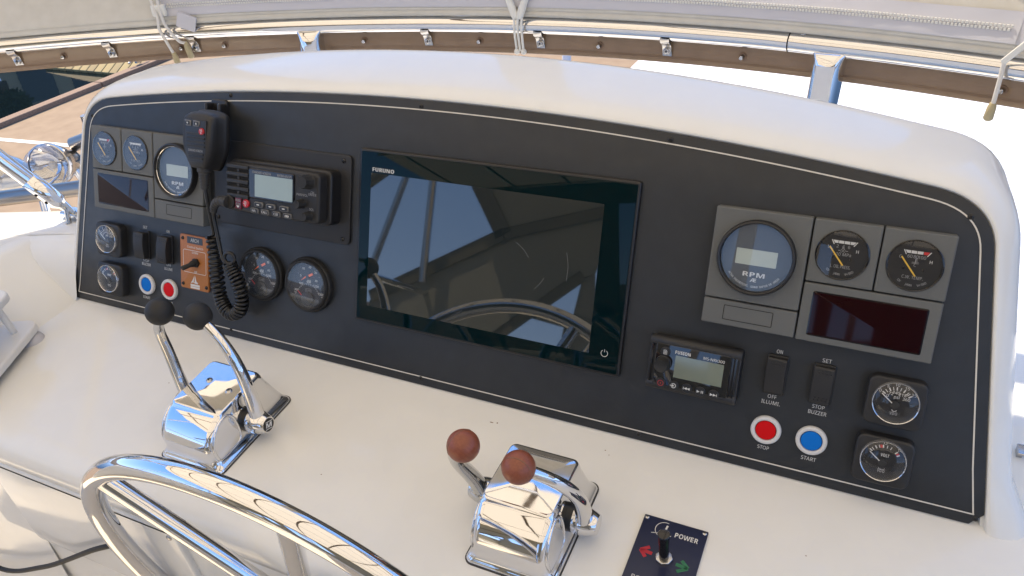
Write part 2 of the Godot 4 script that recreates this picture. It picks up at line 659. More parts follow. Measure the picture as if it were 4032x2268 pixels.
	single("embankment", st, M.bank, "dark sloping bank under the stones ahead of the bow", "bank", Transform3D(), "", "structure")
	var mm = MultiMesh.new()
	mm.transform_format = MultiMesh.TRANSFORM_3D
	mm.use_colors = true
	var stone = mb()
	var rows = []
	for i in 6:
		var row = PackedVector3Array()
		var ph = -PI / 2 + PI * i / 5
		for j in 8:
			var th = TAU * j / 8
			var rr = rng.randf_range(0.8, 1.15)
			row.append(Vector3(cos(th) * cos(ph) * rr, sin(ph) * 0.7 * rr, sin(th) * cos(ph) * -rr))
		rows.append(row)
	stone.set_smooth_group(-1)
	grid(stone, rows, true)
	mm.mesh = done(stone)
	mm.instance_count = 2600
	for i in 2600:
		var f = rng.randf()
		var s = rng.randf_range(0.10, 0.34)
		mm.set_instance_transform(i, Transform3D(Basis.from_euler(Vector3(rng.randf() * 0.6, rng.randf() * TAU, rng.randf() * 0.6)).scaled(Vector3.ONE * s), Vector3(rng.randf_range(-14, 11), -5.35 + f * 3.1, -16.1 - f * 7.8)))
		var v = rng.randf_range(0.03, 0.30)
		mm.set_instance_color(i, Color(v * 1.05, v * 0.95, v * 0.82))
	var ro = MultiMeshInstance3D.new()
	ro.name = "bank_stones"
	ro.multimesh = mm
	ro.material_override = M.rock
	add_child(ro)
	tag(ro, "mottled brown and dark stones of the bank ahead of the bow", "stones", "", "stuff")
	# low hills all round, beyond the harbour
	st = mb()
	var hn = FastNoiseLite.new()
	hn.seed = 4
	hn.frequency = 1.1
	rows = [PackedVector3Array(), PackedVector3Array(), PackedVector3Array()]
	for i in 97:
		var a2 = TAU * i / 96
		var d2 = Vector3(cos(a2), 0, sin(a2))
		var hh = 9.0 + 8.0 * hn.get_noise_2d(d2.x * 2.2, d2.z * 2.2)
		rows[0].append(d2 * 180 + Vector3(0, -5.6, 0))
		rows[1].append(d2 * 205 + Vector3(0, hh * 0.6 - 5, 0))
		rows[2].append(d2 * 235 + Vector3(0, hh - 5, 0))
	grid(st, rows)
	single("hills", st, M.hills, "low brown hills round the harbour", "hills", Transform3D(), "", "structure")
	var pp = Vector3(-6.0, -5.4, -15.2)
	var post = thing("mooring_post", "white mooring post in the water before the stones", "post", Transform3D(Basis(), pp))
	part("shaft", lathed([Vector2(0.10, 0), Vector2(0.10, 1.9), Vector2(0.0, 1.9)], 20), M.lampwhite, post, Transform3D(Basis(Vector3.RIGHT, -PI / 2), Vector3.ZERO))
	part("cap", lathed([Vector2(0.13, 1.88), Vector2(0.13, 1.96), Vector2(0.0, 2.05)], 20), M.lampwhite, post, Transform3D(Basis(Vector3.RIGHT, -PI / 2), Vector3.ZERO))

func tree(x, z, h, label, rng):
	var o = thing("shore_tree", label, "tree", Transform3D(Basis(), Vector3(x, -4.7, z)), "trees of the far shore")
	part("trunk", tube(mb(), [Vector3(0, 0, 0), Vector3(0.05, h * 0.3, 0), Vector3(0, h * 0.7, 0.05)], [0.16, 0.12, 0.05], 8), M.bark, o)
	var st = mb()
	st.set_smooth_group(-1)
	for i in 900:
		var p = Vector3(rng.randf_range(-1, 1), rng.randf_range(-1, 1), rng.randf_range(-1, 1))
		if p.length() > 1 or p.length() < 0.35: continue
		p = Vector3(p.x * h * 0.33, h * 0.62 + p.y * h * 0.4, p.z * h * 0.33)
		var u = Vector3(rng.randf_range(-1, 1), rng.randf_range(-1, 1), rng.randf_range(-1, 1)).normalized() * 0.3
		var v = u.cross(Vector3(rng.randf_range(-1, 1), rng.randf_range(-1, 1), 1)).normalized() * 0.14
		quad(st, p - u, p + v, p + u, p - v)
	part("crown", st, M.leaf, o)

# ---------------------------------------------------------------- the boat round the helm
func boat():
	# cabin top ahead of the flybridge, cambered, with an aft face
	var st = mb()
	var rows = []
	for i in 15:
		var z = -0.9 - i * 0.42
		var row = PackedVector3Array()
		for j in 17:
			var f = j / 16.0
			var x = lerpf(-1.15, 1.75, f)
			row.append(Vector3(x, -1.0 - 0.10 * pow((x - 0.3) / 1.45, 4), z))
		rows.append(row)
	grid(st, rows)
	st.set_smooth_group(-1)
	for sd in [0, 16]:
		for i in 14:
			var p = rows[i][sd]
			var q = rows[i + 1][sd]
			var d = Vector3(0, -1.2, 0)
			if sd == 0: quad(st, p + d, p, q, q + d)
			else: quad(st, p, p + d, q + d, q)
	single("cabin_top", st, M.deckpaint, "bright sunlit white cabin top ahead of the windscreen", "cabin top")
	st = mb()
	box(st, Vector3(0.3, -3.6, -2.6), Vector3(4.6, 2.9, 7.6))
	box(st, Vector3(0.0, -3.4, 3.5), Vector3(4.4, 3.2, 5.0))
	single("hull", st, M.gelcoat, "white hull of the boat below the flybridge", "hull")
	# flybridge floor
	var sole = thing("flybridge_floor", "cream moulded flybridge floor behind the console", "floor", Transform3D(), "", "structure")
	part("floor_panel", boxed(Vector3(-0.1, -1.075, 1.75), Vector3(3.3, 0.05, 3.9)), M.sole, sole)
	# coamings along both sides, aft of the console
	for s in [-1, 1]:
		var c = thing("side_coaming", "white port coaming beside the helm" if s < 0 else "white starboard coaming beside the helm", "coaming")
		st = mb()
		var xo = -1.62 if s < 0 else 1.45
		rbox(st, Vector3(xo + 0.06 * s, -0.58, 2.2), Vector3(0.18, 1.0, 3.0), 0.05)
		part("wall", st, M.gelcoat, c)
		part("grab_rail", tube(mb(), [Vector3(xo, 0.02, 1.0), Vector3(xo, 0.10, 1.1), Vector3(xo, 0.10, 3.4), Vector3(xo, 0.02, 3.5)], 0.016), M.chrome, c)
	# a bench across the back
	var bn = thing("bench_seat", "cream bench seat across the back of the flybridge", "seat", Transform3D(Basis(), Vector3(-0.1, -1.04, 3.1)))
	part("base", rboxed(Vector3(0, 0.2, 0), Vector3(2.6, 0.4, 0.6), 0.03), M.gelcoat, bn)
	part("cushion", rboxed(Vector3(0, 0.46, 0), Vector3(2.6, 0.12, 0.6), 0.05), M.canvas, bn)
	part("backrest", rboxed(Vector3(0, 0.72, 0.3), Vector3(2.6, 0.44, 0.14), 0.05), M.canvas, bn)

# ---------------------------------------------------------------- dashboard console
func outline():
	# dashboard outline, counter-clockwise from the lower right corner
	var p = PackedVector2Array()
	p.append(Vector2(0.7125, -0.2005))
	p.append(Vector2(0.7250, -0.1860))
	for i in 1 + 10:
		p.append(Vector2(0.7250, -0.186).lerp(Vector2(0.6775, 0.103), (i + 1) / 11.0))
	var c0 = Vector2(0.6775, 0.103)
	var c1 = Vector2(0.6695, 0.1525)
	var c2 = Vector2(0.612, 0.1607)
	for i in 12:
		var t = (i + 1) / 12.0
		p.append(c0.lerp(c1, t).lerp(c1.lerp(c2, t), t))
	for i in 50:
		var x = lerpf(0.612, -0.612, (i + 1) / 50.0)
		p.append(Vector2(x, 0.2027 - 0.112 * x * x))
	for i in 12:
		var t = (i + 1) / 12.0
		var q = c2.lerp(c1, t).lerp(c1.lerp(c0, t), t)
		q = c2.lerp(c1, t).lerp(c1.lerp(c0, t), t)
		p.append(Vector2(-q.x, q.y))
	for i in 11:
		var q = Vector2(0.6775, 0.103).lerp(Vector2(0.7270, -0.2005), (i + 1) / 11.0)
		p.append(Vector2(-q.x, q.y))
	for i in p.size(): p[i].x += MID
	return p

func console():
	var co = thing("helm_console", "white moulded helm console with a charcoal instrument panel", "helm console")
	var o = outline()
	part("instrument_panel", slab(o, -0.004, 0.0, 0.0004), M.panel, co, pan(0, 0))
	# pale pinstripe just inside the edge
	var ins = inset(o, 0.0125)
	var line = []
	for i in range(2, ins.size()): line.append(ins[i])
	line[0] = Vector2(0.6290, -0.1878)
	line[line.size() - 1] = Vector2(-0.7996, -0.1878)
	var st = mb()
	ribbon(st, line, 0.0016, 0.0006)
	ribbon(st, [Vector2(-0.8006, -0.1878), Vector2(0.6300, -0.1878)], 0.0016, 0.0006)
	part("pinstripe", st, M.stripe, co, pan(0, 0))
	for q in [[-0.4376, 0.1843], [-0.1019, 0.1942], [0.2417, 0.1831], [0.5641, 0.135], [-0.743, 0.1286], [-0.8072, -0.1911], [-0.4394, -0.1892], [-0.0791, -0.1903], [0.2487, -0.1924], [0.6317, -0.1925]]:
		screw(co, pan(q[0], q[1]), 0.0032, M.black)
	# the white hood: sections outwards from the panel edge and forward
	var line2 = PackedVector2Array()
	line2.append(Vector2(0.7345 + MID, -0.262))
	line2.append(Vector2(0.7300 + MID, -0.225))
	for i in range(2, o.size()): line2.append(o[i])
	line2.append(Vector2(-0.7310 + MID, -0.225))
	line2.append(Vector2(-0.7350 + MID, -0.262))
	var secs = [[-0.003, -0.003, 0.0], [0.0010, -0.003, 0.0], [0.0013, 0.0006, 0.0], [0.0030, 0.0016, 0.0], [0.0055, 0.0006, 0.0], [0.0090, -0.0018, 0.0], [0.0135, -0.0058, 0.0], [0.0180, -0.0106, 0.0], [0.0218, -0.0160, 0.0005], [0.0250, -0.0230, 0.002], [0.0273, -0.0320, 0.005], [0.0288, -0.0430, 0.0095], [0.0298, -0.0580, 0.0160], [0.030, -0.078, 0.0250], [0.030, -0.098, 0.0350], [0.030, -0.112, 0.0403], [0.030, -0.122, 0.0415], [0.030, -0.131, 0.038], [0.030, -0.136, 0.030], [0.030, -0.138, 0.018], [0.030, -0.139, -0.05], [0.03, -0.139, -0.3]]
	var rows = []
	var n = line2.size()
	var si = 0
	for s in secs:
		var row = PackedVector3Array()
		for i in n:
			var d = (line2[mini(i + 1, n - 1)] - line2[maxi(i - 1, 0)]).normalized()
			var nn = Vector2(d.y, -d.x)
			var up = smoothstep(-0.1, 0.95, nn.y)
			var xm = line2[i].x - MID
			var k = (1.0 - 0.25 * minf(1.0, xm * xm / 0.36)) if s[2] > 0 else 1.0
			var q = line2[i] + nn * s[0] + Vector2(0, s[2] * up * k)
			var fl = 0.026 * exp(-maxf(0.0, line2[i].y + 0.2060) / 0.015) * (1.0 if si > 1 else 0.0)
			q += nn * fl * clampf((si - 3) / 8.0, 0.0, 1.0)
			row.append(Vector3(q.x, q.y, s[1] + fl * clampf((si - 2) / 7.0, 0.0, 1.0)))
		rows.append(row)
		si += 1
	rows.reverse()
	st = mb()
	grid(st, rows)
	part("hood", st, M.gelcoat, co, pan(0, 0))
	# the shelf, rolling over its front edge down to the fascia
	var prof = [[-0.008, 0.0014], [-0.004, 0.0006], [0.0, 0.0002], [0.006, 0.0], [0.014, 0.0], [0.15, 0.0], [0.270, 0.0], [0.283, -0.0006], [0.293, -0.003], [0.301, -0.0075], [0.3065, -0.014], [0.309, -0.022], [0.310, -0.032], [0.309, -0.046], [0.304, -0.052], [0.300, -0.056], [0.298, -0.066], [0.296, -0.30], [0.300, -0.88]]
	rows = []
	for q in prof:
		var row = PackedVector3Array()
		for i in 30:
			var x = lerpf(-0.80, 1.25, i / 29.0)
			row.append(Vector3(x, q[1], q[0]))
		rows.append(row)
	rows.reverse()
	st = mb()
	grid(st, rows)
	part("shelf", st, M.gelcoat, co, shl(0, 0))
	# level top of the coaming right of the hood, with its drop ahead
	st = mb()
	rows = []
	for q in [[-0.003, 0.0], [-0.38, 0.0], [-0.395, -0.004], [-0.403, -0.014], [-0.405, -0.03], [-0.41, -0.7]]:
		var row = PackedVector3Array()
		for i in 4: row.append(Vector3(lerpf(0.60, 1.25, i / 3.0), q[1] + 0.0006, q[0]))
		rows.append(row)
	grid(st, rows)
	part("starboard_ledge", st, M.gelcoat, co, shl(0, 0))
	port_coaming(co)
	# the fascia carried on to port under the coaming
	st = mb()
	rows = []
	for k in 12:
		var row = PackedVector3Array()
		for i in 25:
			var x = lerpf(-1.80, -0.70, i / 24.0)
			var top = clampf(lerpf(-0.196, -0.100, (-0.80 - x) / 0.12), -0.2, -0.100)
			var f = k / 11.0
			var y = lerpf(top, -1.06, f * f)
			var g = smoothstep(-0.80, -1.25, x)
			row.append(Vector3(x, y, 0.366 - 0.02 * smoothstep(0.0, 0.25, f) + 0.02 * g))
		rows.append(row)
	rows.reverse()
	grid(st, rows)
	part("port_fascia", st, M.gelcoat, co)
	# a few specks of dirt on the shelf
	for q in [[0.052, 0.0315, 0.0030, 0.0009], [0.060, 0.0300, 0.0012, 0.0012], [0.214, 0.028, 0.0010, 0.0008], [0.221, 0.034, 0.0008, 0.0006], [-0.12, 0.19, 0.0011, 0.0007], [-0.46, 0.12, 0.0009, 0.0009], [0.47, 0.10, 0.0010, 0.0006], [0.08, 0.13, 0.0008, 0.0008]]:
		part("speck", lathed([Vector2(1.0, 0), Vector2(0.7, 0.35), Vector2(0, 0.45)], 7), M.timber, co, shl(q[0], q[1], 0.0) * Transform3D(Basis(Vector3.RIGHT, -PI / 2) * Basis.from_scale(Vector3(q[2], q[3], 0.0006)), Vector3.ZERO))
	# hatch let into the fascia below the shelf
	var hx = Transform3D(SB, SO + SB * Vector3(-0.50, -0.16, 0.296))
	st = mb()
	plate(st, rrect(0.40, 0.20, 0.012), -0.004, 0.010, 0.004)
	var ht = part("locker_lid", st, M.gelcoat, co, hx)
	for sx in [-0.188, 0.188]:
		screw(ht, off(sx, 0.084, 0.010), 0.0045, M.steel)
	part("lid_groove", slab(rrect(0.38, 0.003, 0.001), 0, 0.0003), M.seam, ht, off(0.0, 0.0935, 0.0102))

func port_coaming(co):
	# inside of the coaming left of the shelf: one face aft, one face sloping up to port, a level sunlit top
	var c0 = Vector3(-0.800, -0.196, 0.092)
	var st = mb()
	var top_y = -0.098
	# sloping face beside the shelf
	var rows = []
	var prof = [[-0.790, -0.1975], [-0.800, -0.196], [-0.806, -0.1925], [-0.900, -0.113], [-0.910, -0.105], [-0.922, -0.099], [-0.940, -0.0972]]
	for i in 9:
		var z = lerpf(0.37, 0.0, i / 8.0)
		var row = PackedVector3Array()
		for q in prof: row.append(Vector3(q[0], q[1] - maxf(0.0, z - 0.11) * 0.07, z))
		row.reverse()
		rows.append(row)
	grid(st, rows)
	part("sloping_coaming", st, M.gelcoat, co)
	# face aft, under the hood's end and out to port
	st = mb()
	rows = []
	for q in [[-0.200, 0.094], [-0.185, 0.086], [-0.160, 0.077], [-0.140, 0.069], [-0.122, 0.058], [-0.109, 0.043], [-0.1005, 0.024], [-0.0972, 0.004]]:
		var row = PackedVector3Array()
		for i in 12:
			var x = lerpf(-1.02, -0.803, i / 11.0)
			row.append(Vector3(x, q[0] + 0.0002, q[1] + (-(x + 0.86) * 0.28)))
		rows.append(row)
	grid(st, rows)
	part("aft_coaming", st, M.gelcoat, co)
	# level top
	st = mb()
	rows = []
	for q in [[0.010, 0.0], [-0.02, 0.0], [-0.09, -0.001], [-0.105, -0.005], [-0.113, -0.014], [-0.115, -0.03], [-0.12, -0.5]]:
		var row = PackedVector3Array()
		for i in 12:
			var x = lerpf(-1.30, -0.803, i / 11.0)
			row.append(Vector3(x, -0.0972 + q[1], q[0] + (-(x + 0.86) * 0.36)))
		rows.append(row)
	grid(st, rows)
	st.set_smooth_group(-1)
	quad(st, Vector3(-1.30, -0.0976, 0.37), Vector3(-0.935, -0.0976, 0.37), Vector3(-0.935, -0.0976, 0.0), Vector3(-1.30, -0.0976, 0.0))
	part("coaming_top", st, M.gelcoat, co)

func screw(parent, xf, r, m, cross = true):
	var s = part("screw", lathed([Vector2(r, 0.0), Vector2(r, r * 0.25), Vector2(r * 0.8, r * 0.5), Vector2(r * 0.4, r * 0.62), Vector2(0, r * 0.64)], 16), m, parent, xf)
	if cross:
		var st = mb()
		box(st, Vector3(0, 0, r * 0.62), Vector3(r * 1.0, r * 0.22, r * 0.12))
		box(st, Vector3(0, 0, r * 0.63), Vector3(r * 0.22, r * 1.0, r * 0.12))
		if parent.get_parent() == self:
			part("cross_slot", st, M.seam, s, turned(0, 0, 0, Vector3(0, 0, 1), 30))
	return s

# ---------------------------------------------------------------- windscreen rail
func rail(x, y = 0.15):
	var d = x + 0.0755
	return Vector3(x, y, -0.62 + 0.245 * d * d)

func rail_xf(x):
	# frame on the rail: right along it, up, out towards the helm
	var t = (rail(x + 0.01) - rail(x - 0.01)).normalized()
	return Transform3D(Basis(t, Vector3.UP, t.cross(Vector3.UP).normalized()), rail(x))

func windscreen():
	var o = thing("windscreen_rail", "curved polished steel windscreen rail above the console hood", "rail")
	var pts = []
	for i in 61: pts.append(rail(lerpf(-1.75, 0.305, i / 60.0)))
	part("rail_tube", tube(mb(), pts, 0.0170, 28), M.chrome, o)
	pts = []
	for i in 41: pts.append(rail(lerpf(0.3055, 1.6, i / 40.0)))
	part("rail_tube", tube(mb(), pts, 0.0176, 28), M.chrome, o)
	part("joint_gap", tube(mb(), [rail(0.3030), rail(0.3060)], 0.0173, 24), M.seam, o)
	var sx = rail_xf(0.325)
	screw(o, sx * Transform3D(Basis(Vector3.RIGHT, deg_to_rad(-75)), Vector3(0, 0.0170, 0.004)), 0.006, M.steel)
	# flat-sided posts that carry it
	for q in [-0.655, 0.372]:
		var lean = Vector3(0, -0.9897, 0.143)
		var p = rail(q) + Vector3(0, -0.004, 0.002)
		var b = Basis(Vector3(1, 0, 0), -lean, Vector3(1, 0, 0).cross(-lean).normalized())
		var turn = Basis(Vector3.UP, 0.25 if q < 0 else -0.25)
		var rows = []
		for k in [[0.0, 1.34, 0.30], [0.007, 1.22, 0.62], [0.012, 1.12, 0.80], [0.018, 1.06, 0.92], [0.026, 1.02, 0.98], [0.040, 1.0, 1.0], [0.34, 1.0, 1.0]]:
			var row = PackedVector3Array()
			for v in rrect(0.046 * k[1], 0.048 * k[2], 0.0165 * minf(k[2], 1.0) * 0.9, 6): row.append(p + turn * (b * Vector3(v.x, -k[0], -v.y)))
			rows.append(row)
		var st = mb()
		rows.reverse()
		grid(st, rows, true)
		var po = part("post", st, M.chrome, o)
		if q > 0:
			screw(o, Transform3D(turn * b * Basis(Vector3.RIGHT, 0.0), p + turn * (b * Vector3(-0.002, -0.098, 0.0242))), 0.0085, M.chrome)
	# smoked strip hanging below the rail
	var s = thing("windscreen_strip", "smoky tan acrylic strip hung under the windscreen rail", "windscreen")
	var st2 = mb()
	var rowsf = []
	for pr in [[0.142, -0.0045], [0.094, -0.0045], [0.0925, -0.006], [0.094, -0.0085], [0.142, -0.0085]]:
		var row = PackedVector3Array()
		for i in 81:
			var x = lerpf(-1.75, 1.6, i / 80.0)
			var f = rail_xf(x)
			row.append(f.origin + f.basis * Vector3(0, pr[0] - 0.15, pr[1]))
		rowsf.append(row)
	rowsf.reverse()
	grid(st2, rowsf)
	part("acrylic_strip", st2, M.smokestrip, s)
	# a fine double seam line near the lower edge
	st2 = mb()
	for yy in [0.1035, 0.1012]:
		var rl = []
		for k in [0, 1]:
			var row = PackedVector3Array()
			for i in 81:
				var f = rail_xf(lerpf(-1.75, 1.6, i / 80.0))
				row.append(f.origin + f.basis * Vector3(0, yy - 0.15 + k * 0.0007, -0.0042))
			rl.append(row)
		grid(st2, rl)
	part("edge_seam", st2, M.timber, s)
	var places = ["far left end", "left of the zip cords", "at the left zip cords", "left of the middle zip cords", "just right of the middle zip cords", "left of the rail joint"]
	var k = 0
	var proto = null
	for u in [-1.255, -1.075, -0.905, -0.405, -0.165, 0.088]:
		var xf = rail_xf(u)
		if proto == null:
			proto = thing("rail_bracket", "", "bracket", xf, "steel tabs holding the smoked strip to the rail")
			var c = mb()
			var pf = [[-0.008, 0.0178], [-0.016, 0.0150], [-0.020, 0.0085], [-0.026, 0.0025], [-0.044, -0.0015]]
			var rf = []
			var rb = []
			for v in pf:
				rf.append(PackedVector3Array([Vector3(-0.0085, v[0], v[1]), Vector3(0.0085, v[0], v[1])]))
			rf.reverse()
			grid(c, rf)
			rb = []
			for v in pf:
				rb.append(PackedVector3Array([Vector3(0.0085, v[0], v[1] - 0.0018), Vector3(-0.0085, v[0], v[1] - 0.0018)]))
			rb.reverse()
			grid(c, rb)
			c.set_smooth_group(-1)
			quad(c, Vector3(-0.0085, -0.044, -0.0015), Vector3(0.0085, -0.044, -0.0015), Vector3(0.0085, -0.044, -0.0033), Vector3(-0.0085, -0.044, -0.0033))
			for sx2 in [-1, 1]:
				for i in 4:
					var a = pf[i]
					var b = pf[i + 1]
					quad(c, Vector3(0.0085 * sx2, b[0], b[1]), Vector3(0.0085 * sx2, b[0], b[1] - 0.0018), Vector3(0.0085 * sx2, a[0], a[1] - 0.0018), Vector3(0.0085 * sx2, a[0], a[1]))
			part("tab", c, M.steel, proto)
			var at2 = Transform3D(Basis(Vector3.RIGHT, deg_to_rad(-8)), Vector3(0, -0.0345, 0.0006))
			part("washer", lathed([Vector2(0.0078, 0), Vector2(0.0078, 0.0015), Vector2(0.0055, 0.002)], 24), M.steel, proto, at2)
			part("screw_head", lathed([Vector2(0.0052, 0.0015), Vector2(0.0052, 0.003), Vector2(0.0038, 0.0048), Vector2(0, 0.0053)], 20), M.steel, proto, at2)
			var x = mb()
			box(x, Vector3(0, 0, 0.0052), Vector3(0.0055, 0.0012, 0.0006))
			box(x, Vector3(0, 0, 0.0053), Vector3(0.0012, 0.0055, 0.0006))
			part("cross_slot", x, M.seam, proto, at2)
		else:
			copy(proto, xf, "")
		var all = get_children()
		all[all.size() - 1].set_meta("label", "steel strip bracket %s" % places[k])
		k += 1
	places = ["farthest left on the strip", "second from the left end of the strip", "just right of the left zip cords", "nearest right of the left rail post", "between the rail post and the middle zip cords", "right of the middle zip cords", "left of the right rail post", "right of the right rail post"]
	k = 0
	proto = null
	for u in [-1.170, -0.935, -0.845, -0.545, -0.295, -0.045, 0.225, 0.615]:
		var xf = rail_xf(u) * Transform3D(Basis(Vector3(0.3, 1, 0).normalized(), 0.0), Vector3(0, -0.034, -0.0045))
		if proto == null:
			proto = thing("snap_stud", "", "stud", xf, "canvas snap studs along the smoked strip")
			part("flange", lathed([Vector2(0.0072, 0), Vector2(0.0070, 0.0016), Vector2(0.0045, 0.0022)], 20), M.timber, proto)
			part("post", lathed([Vector2(0.0034, 0.0018), Vector2(0.0034, 0.006), Vector2(0.0042, 0.0075), Vector2(0.0042, 0.0095), Vector2(0.003, 0.0112), Vector2(0, 0.0116)], 18), M.chromeworn, proto)
		else:
			copy(proto, xf, "")
		var all = get_children()
		all[all.size() - 1].set_meta("label", "steel snap stud %s" % places[k])
		k += 1

# ---------------------------------------------------------------- canvas enclosure above the rail
func sheet(st, x0, x1, prof, n, wav = 0.0, seed_ = 1):
	var f = FastNoiseLite.new()
	f.seed = seed_
	f.frequency = 3.0
	var rows = []
	for q in prof:
		var row = PackedVector3Array()
		for i in n + 1:
			var x = lerpf(x0, x1, float(i) / n)
			var xf = rail_xf(x)
			var w = f.get_noise_2d(x * 1.4, q[0] * 9.0) * wav
			row.append(xf.origin + xf.basis * Vector3(0, q[0] + w * 0.6, q[1] + w))
		rows.append(row)
	grid(st, rows)
	return st

func enclosure():
	var spans = [[-1.75, -0.946, "leftmost cream canvas panel over the rail, lacking a visible zip"], [-0.948, -0.199, "cream canvas window panel with a zip, left of the middle cords"], [-0.200, 0.619, "cream canvas window panel with a zip, right of the middle cords"], [0.618, 1.6, "cream canvas window panel at the right end of the rail"]]
	var k = 0
	for s in spans:
		var o = thing("canvas_curtain", s[2], "canvas", Transform3D(), "canvas front panels above the windscreen rail")
		var st = mb()
		sheet(st, s[0], s[1], [[0.0170, 0.002], [0.0172, 0.0085], [0.0195, 0.0125], [0.0235, 0.0140], [0.0270, 0.0125], [0.0290, 0.0100], [0.0305, 0.0118], [0.0335, 0.0125], [0.0375, 0.0108], [0.048, 0.007], [0.07, 0.000], [0.11, -0.013], [0.16, -0.03]], 70, 0.0022, 3 + k)
		part("hem", st, M.canvas, o)
		if k > 0:
			st = mb()
			sheet(st, s[0], s[1], [[0.0365, 0.0135], [0.044, 0.0118], [0.060, 0.0062], [0.078, 0.0005]], 70, 0.0022, 3 + k)
			part("zip_tape", st, M.tape, o)
			var zt = mb()
			var n = int((s[1] - s[0]) / 0.0052)
			for i in n:
				var xf = rail_xf(lerpf(s[0] + 0.01, s[1] - 0.01, (i + 0.5) / n))
				var f = FastNoiseLite.new()
				f.seed = 3 + k
				f.frequency = 3.0
				var w = f.get_noise_2d(xf.origin.x * 1.4, 0.055 * 9.0) * 0.0022
				for r in [0, 1]:
					box(zt, Vector3((0.0 if r == 0 else 0.0026), (0.0542 if r == 0 else 0.0590) + w * 0.6, 0.0098 - 0.0016 * r + w), Vector3(0.0031, 0.0036, 0.0022), xf)
			var zp = part("zip_teeth", zt, M.zip, o)
			zp.set_meta("kind", "stuff")
		st = mb()
		sheet(st, s[0], s[1], [[0.14, -0.022], [0.4, -0.015], [0.6, 0.01], [0.78, 0.05]], 40)
		part("clear_window", st, M.vinyl, o)
		st = mb()
		sheet(st, s[0], s[1], [[0.74, 0.04], [0.80, 0.055], [0.86, 0.075]], 40)
		part("head_band", st, M.canvas, o)
		for e in [s[0], s[1] - 0.075]:
			st = mb()
			sheet(st, e, e + 0.075, [[0.12, -0.018], [0.4, -0.012], [0.6, 0.013], [0.80, 0.056]], 4)
			part("side_binding", st, M.canvas, o)
		k += 1
	# zip pulls with their cords where the panels meet
	var x = -0.950
	var a = rail_xf(x)
	var pts
	var o = thing("zip_cord", "pair of pale zip cords with tan ends, left of the left rail post", "cord", Transform3D(), "zip cords hanging over the rail")
	part("slider", rbox(mb(), Vector3(0.0, 0.050, 0.017), Vector3(0.030, 0.024, 0.012), 0.004, a), M.zip, o)
	part("flap", rbox(mb(), Vector3(0.040, 0.030, 0.020), Vector3(0.040, 0.032, 0.005), 0.0022, a * Transform3D(Basis(Vector3(0, 0, 1), -0.4), Vector3(0.004, 0.012, 0))), M.tape, o)
	for c in [[-0.006, 0.004, 0.052], [0.012, 0.036, 0.032]]:
		pts = []
		for q in [Vector3(-0.01 + c[0], 0.085, 0.012), Vector3(c[0] * 0.5, 0.040, 0.026), Vector3(c[0], 0.015, 0.0275), Vector3(lerpf(c[0], c[1], 0.6), -0.012, 0.025), Vector3(c[1], -c[2] + 0.012, 0.017)]: pts.append(a * q)
		part("cord", tube(mb(), curve_pts(pts, 20), 0.0031, 10), M.cord, o)
		part("cord_end", tube(mb(), [a * Vector3(c[1], -c[2] + 0.014, 0.017), a * Vector3(c[1] + 0.001, -c[2] + 0.002, 0.015), a * Vector3(c[1] + 0.003, -c[2] - 0.018, 0.013), a * Vector3(c[1] + 0.003, -c[2] - 0.021, 0.013)], [0.0045, 0.0062, 0.0068, 0.0045], 12), M.cordend, o)
	x = -0.203
	a = rail_xf(x)
	o = thing("zip_cord", "white knotted zip cords hanging over the middle of the rail", "cord", Transform3D(), "zip cords hanging over the rail")
	for c in [[-0.030, 0.0], [0.034, 0.006]]:
		pts = [a * Vector3(c[0], 0.085, 0.010), a * Vector3(c[0] * 0.5, 0.050, 0.018), a * Vector3(c[1], 0.018, 0.026)]
		part("strap", tube(mb(), curve_pts(pts, 10), [0.005, 0.005, 0.005, 0.0055, 0.006, 0.0065, 0.007, 0.0075, 0.0075, 0.007, 0.006], 10), M.zip, o)
	for c in [[-0.003, -0.006, 0.046], [0.004, 0.001, 0.045], [0.012, 0.008, 0.046]]:
		pts = [a * Vector3(c[0], 0.020, 0.027), a * Vector3(c[0] - 0.002, 0.0, 0.0268), a * Vector3(c[1], -c[2] + 0.012, 0.019), a * Vector3(c[1], -c[2], 0.017)]
		part("cord", tube(mb(), curve_pts(pts, 12), 0.0024, 10), M.zip, o)
		if c[0] != 0.004:
			part("knot", ball(0.0058, 10), M.zip, o, Transform3D(Basis(), a * Vector3(c[1], -c[2] - 0.001, 0.017)))
	x = 0.632
	a = rail_xf(x)
	o = thing("zip_cord", "pale zip strap and cord with a tan end at the right edge of the rail", "cord", Transform3D(), "zip cords hanging over the rail")
	part("slider", rbox(mb(), Vector3(0.012, 0.060, 0.016), Vector3(0.024, 0.014, 0.008), 0.003, a), M.zip, o)
	part("strap", rbox(mb(), Vector3(0, 0, 0), Vector3(0.009, 0.052, 0.004), 0.0018, a * Transform3D(Basis(Vector3(0, 0, 1), deg_to_rad(-38)), Vector3(-0.004, 0.035, 0.030))), M.zip, o)
	part("cord", tube(mb(), [a * Vector3(-0.018, 0.016, 0.029), a * Vector3(-0.018, -0.01, 0.027), a * Vector3(-0.0195, -0.050, 0.022)], 0.0032, 10), M.cord, o)
	part("cord_end", tube(mb(), [a * Vector3(-0.0195, -0.046, 0.022), a * Vector3(-0.020, -0.052, 0.022), a * Vector3(-0.0215, -0.070, 0.021), a * Vector3(-0.0215, -0.073, 0.021)], [0.0045, 0.0062, 0.0070, 0.0045], 12), M.cordend, o)

# ---------------------------------------------------------------- canopy overhead
func roof_y(x, z):
	return 1.04 - 0.03 * (x + 0.08) * (x + 0.08) - 0.004 * (z - 0.6) * (z - 0.6)

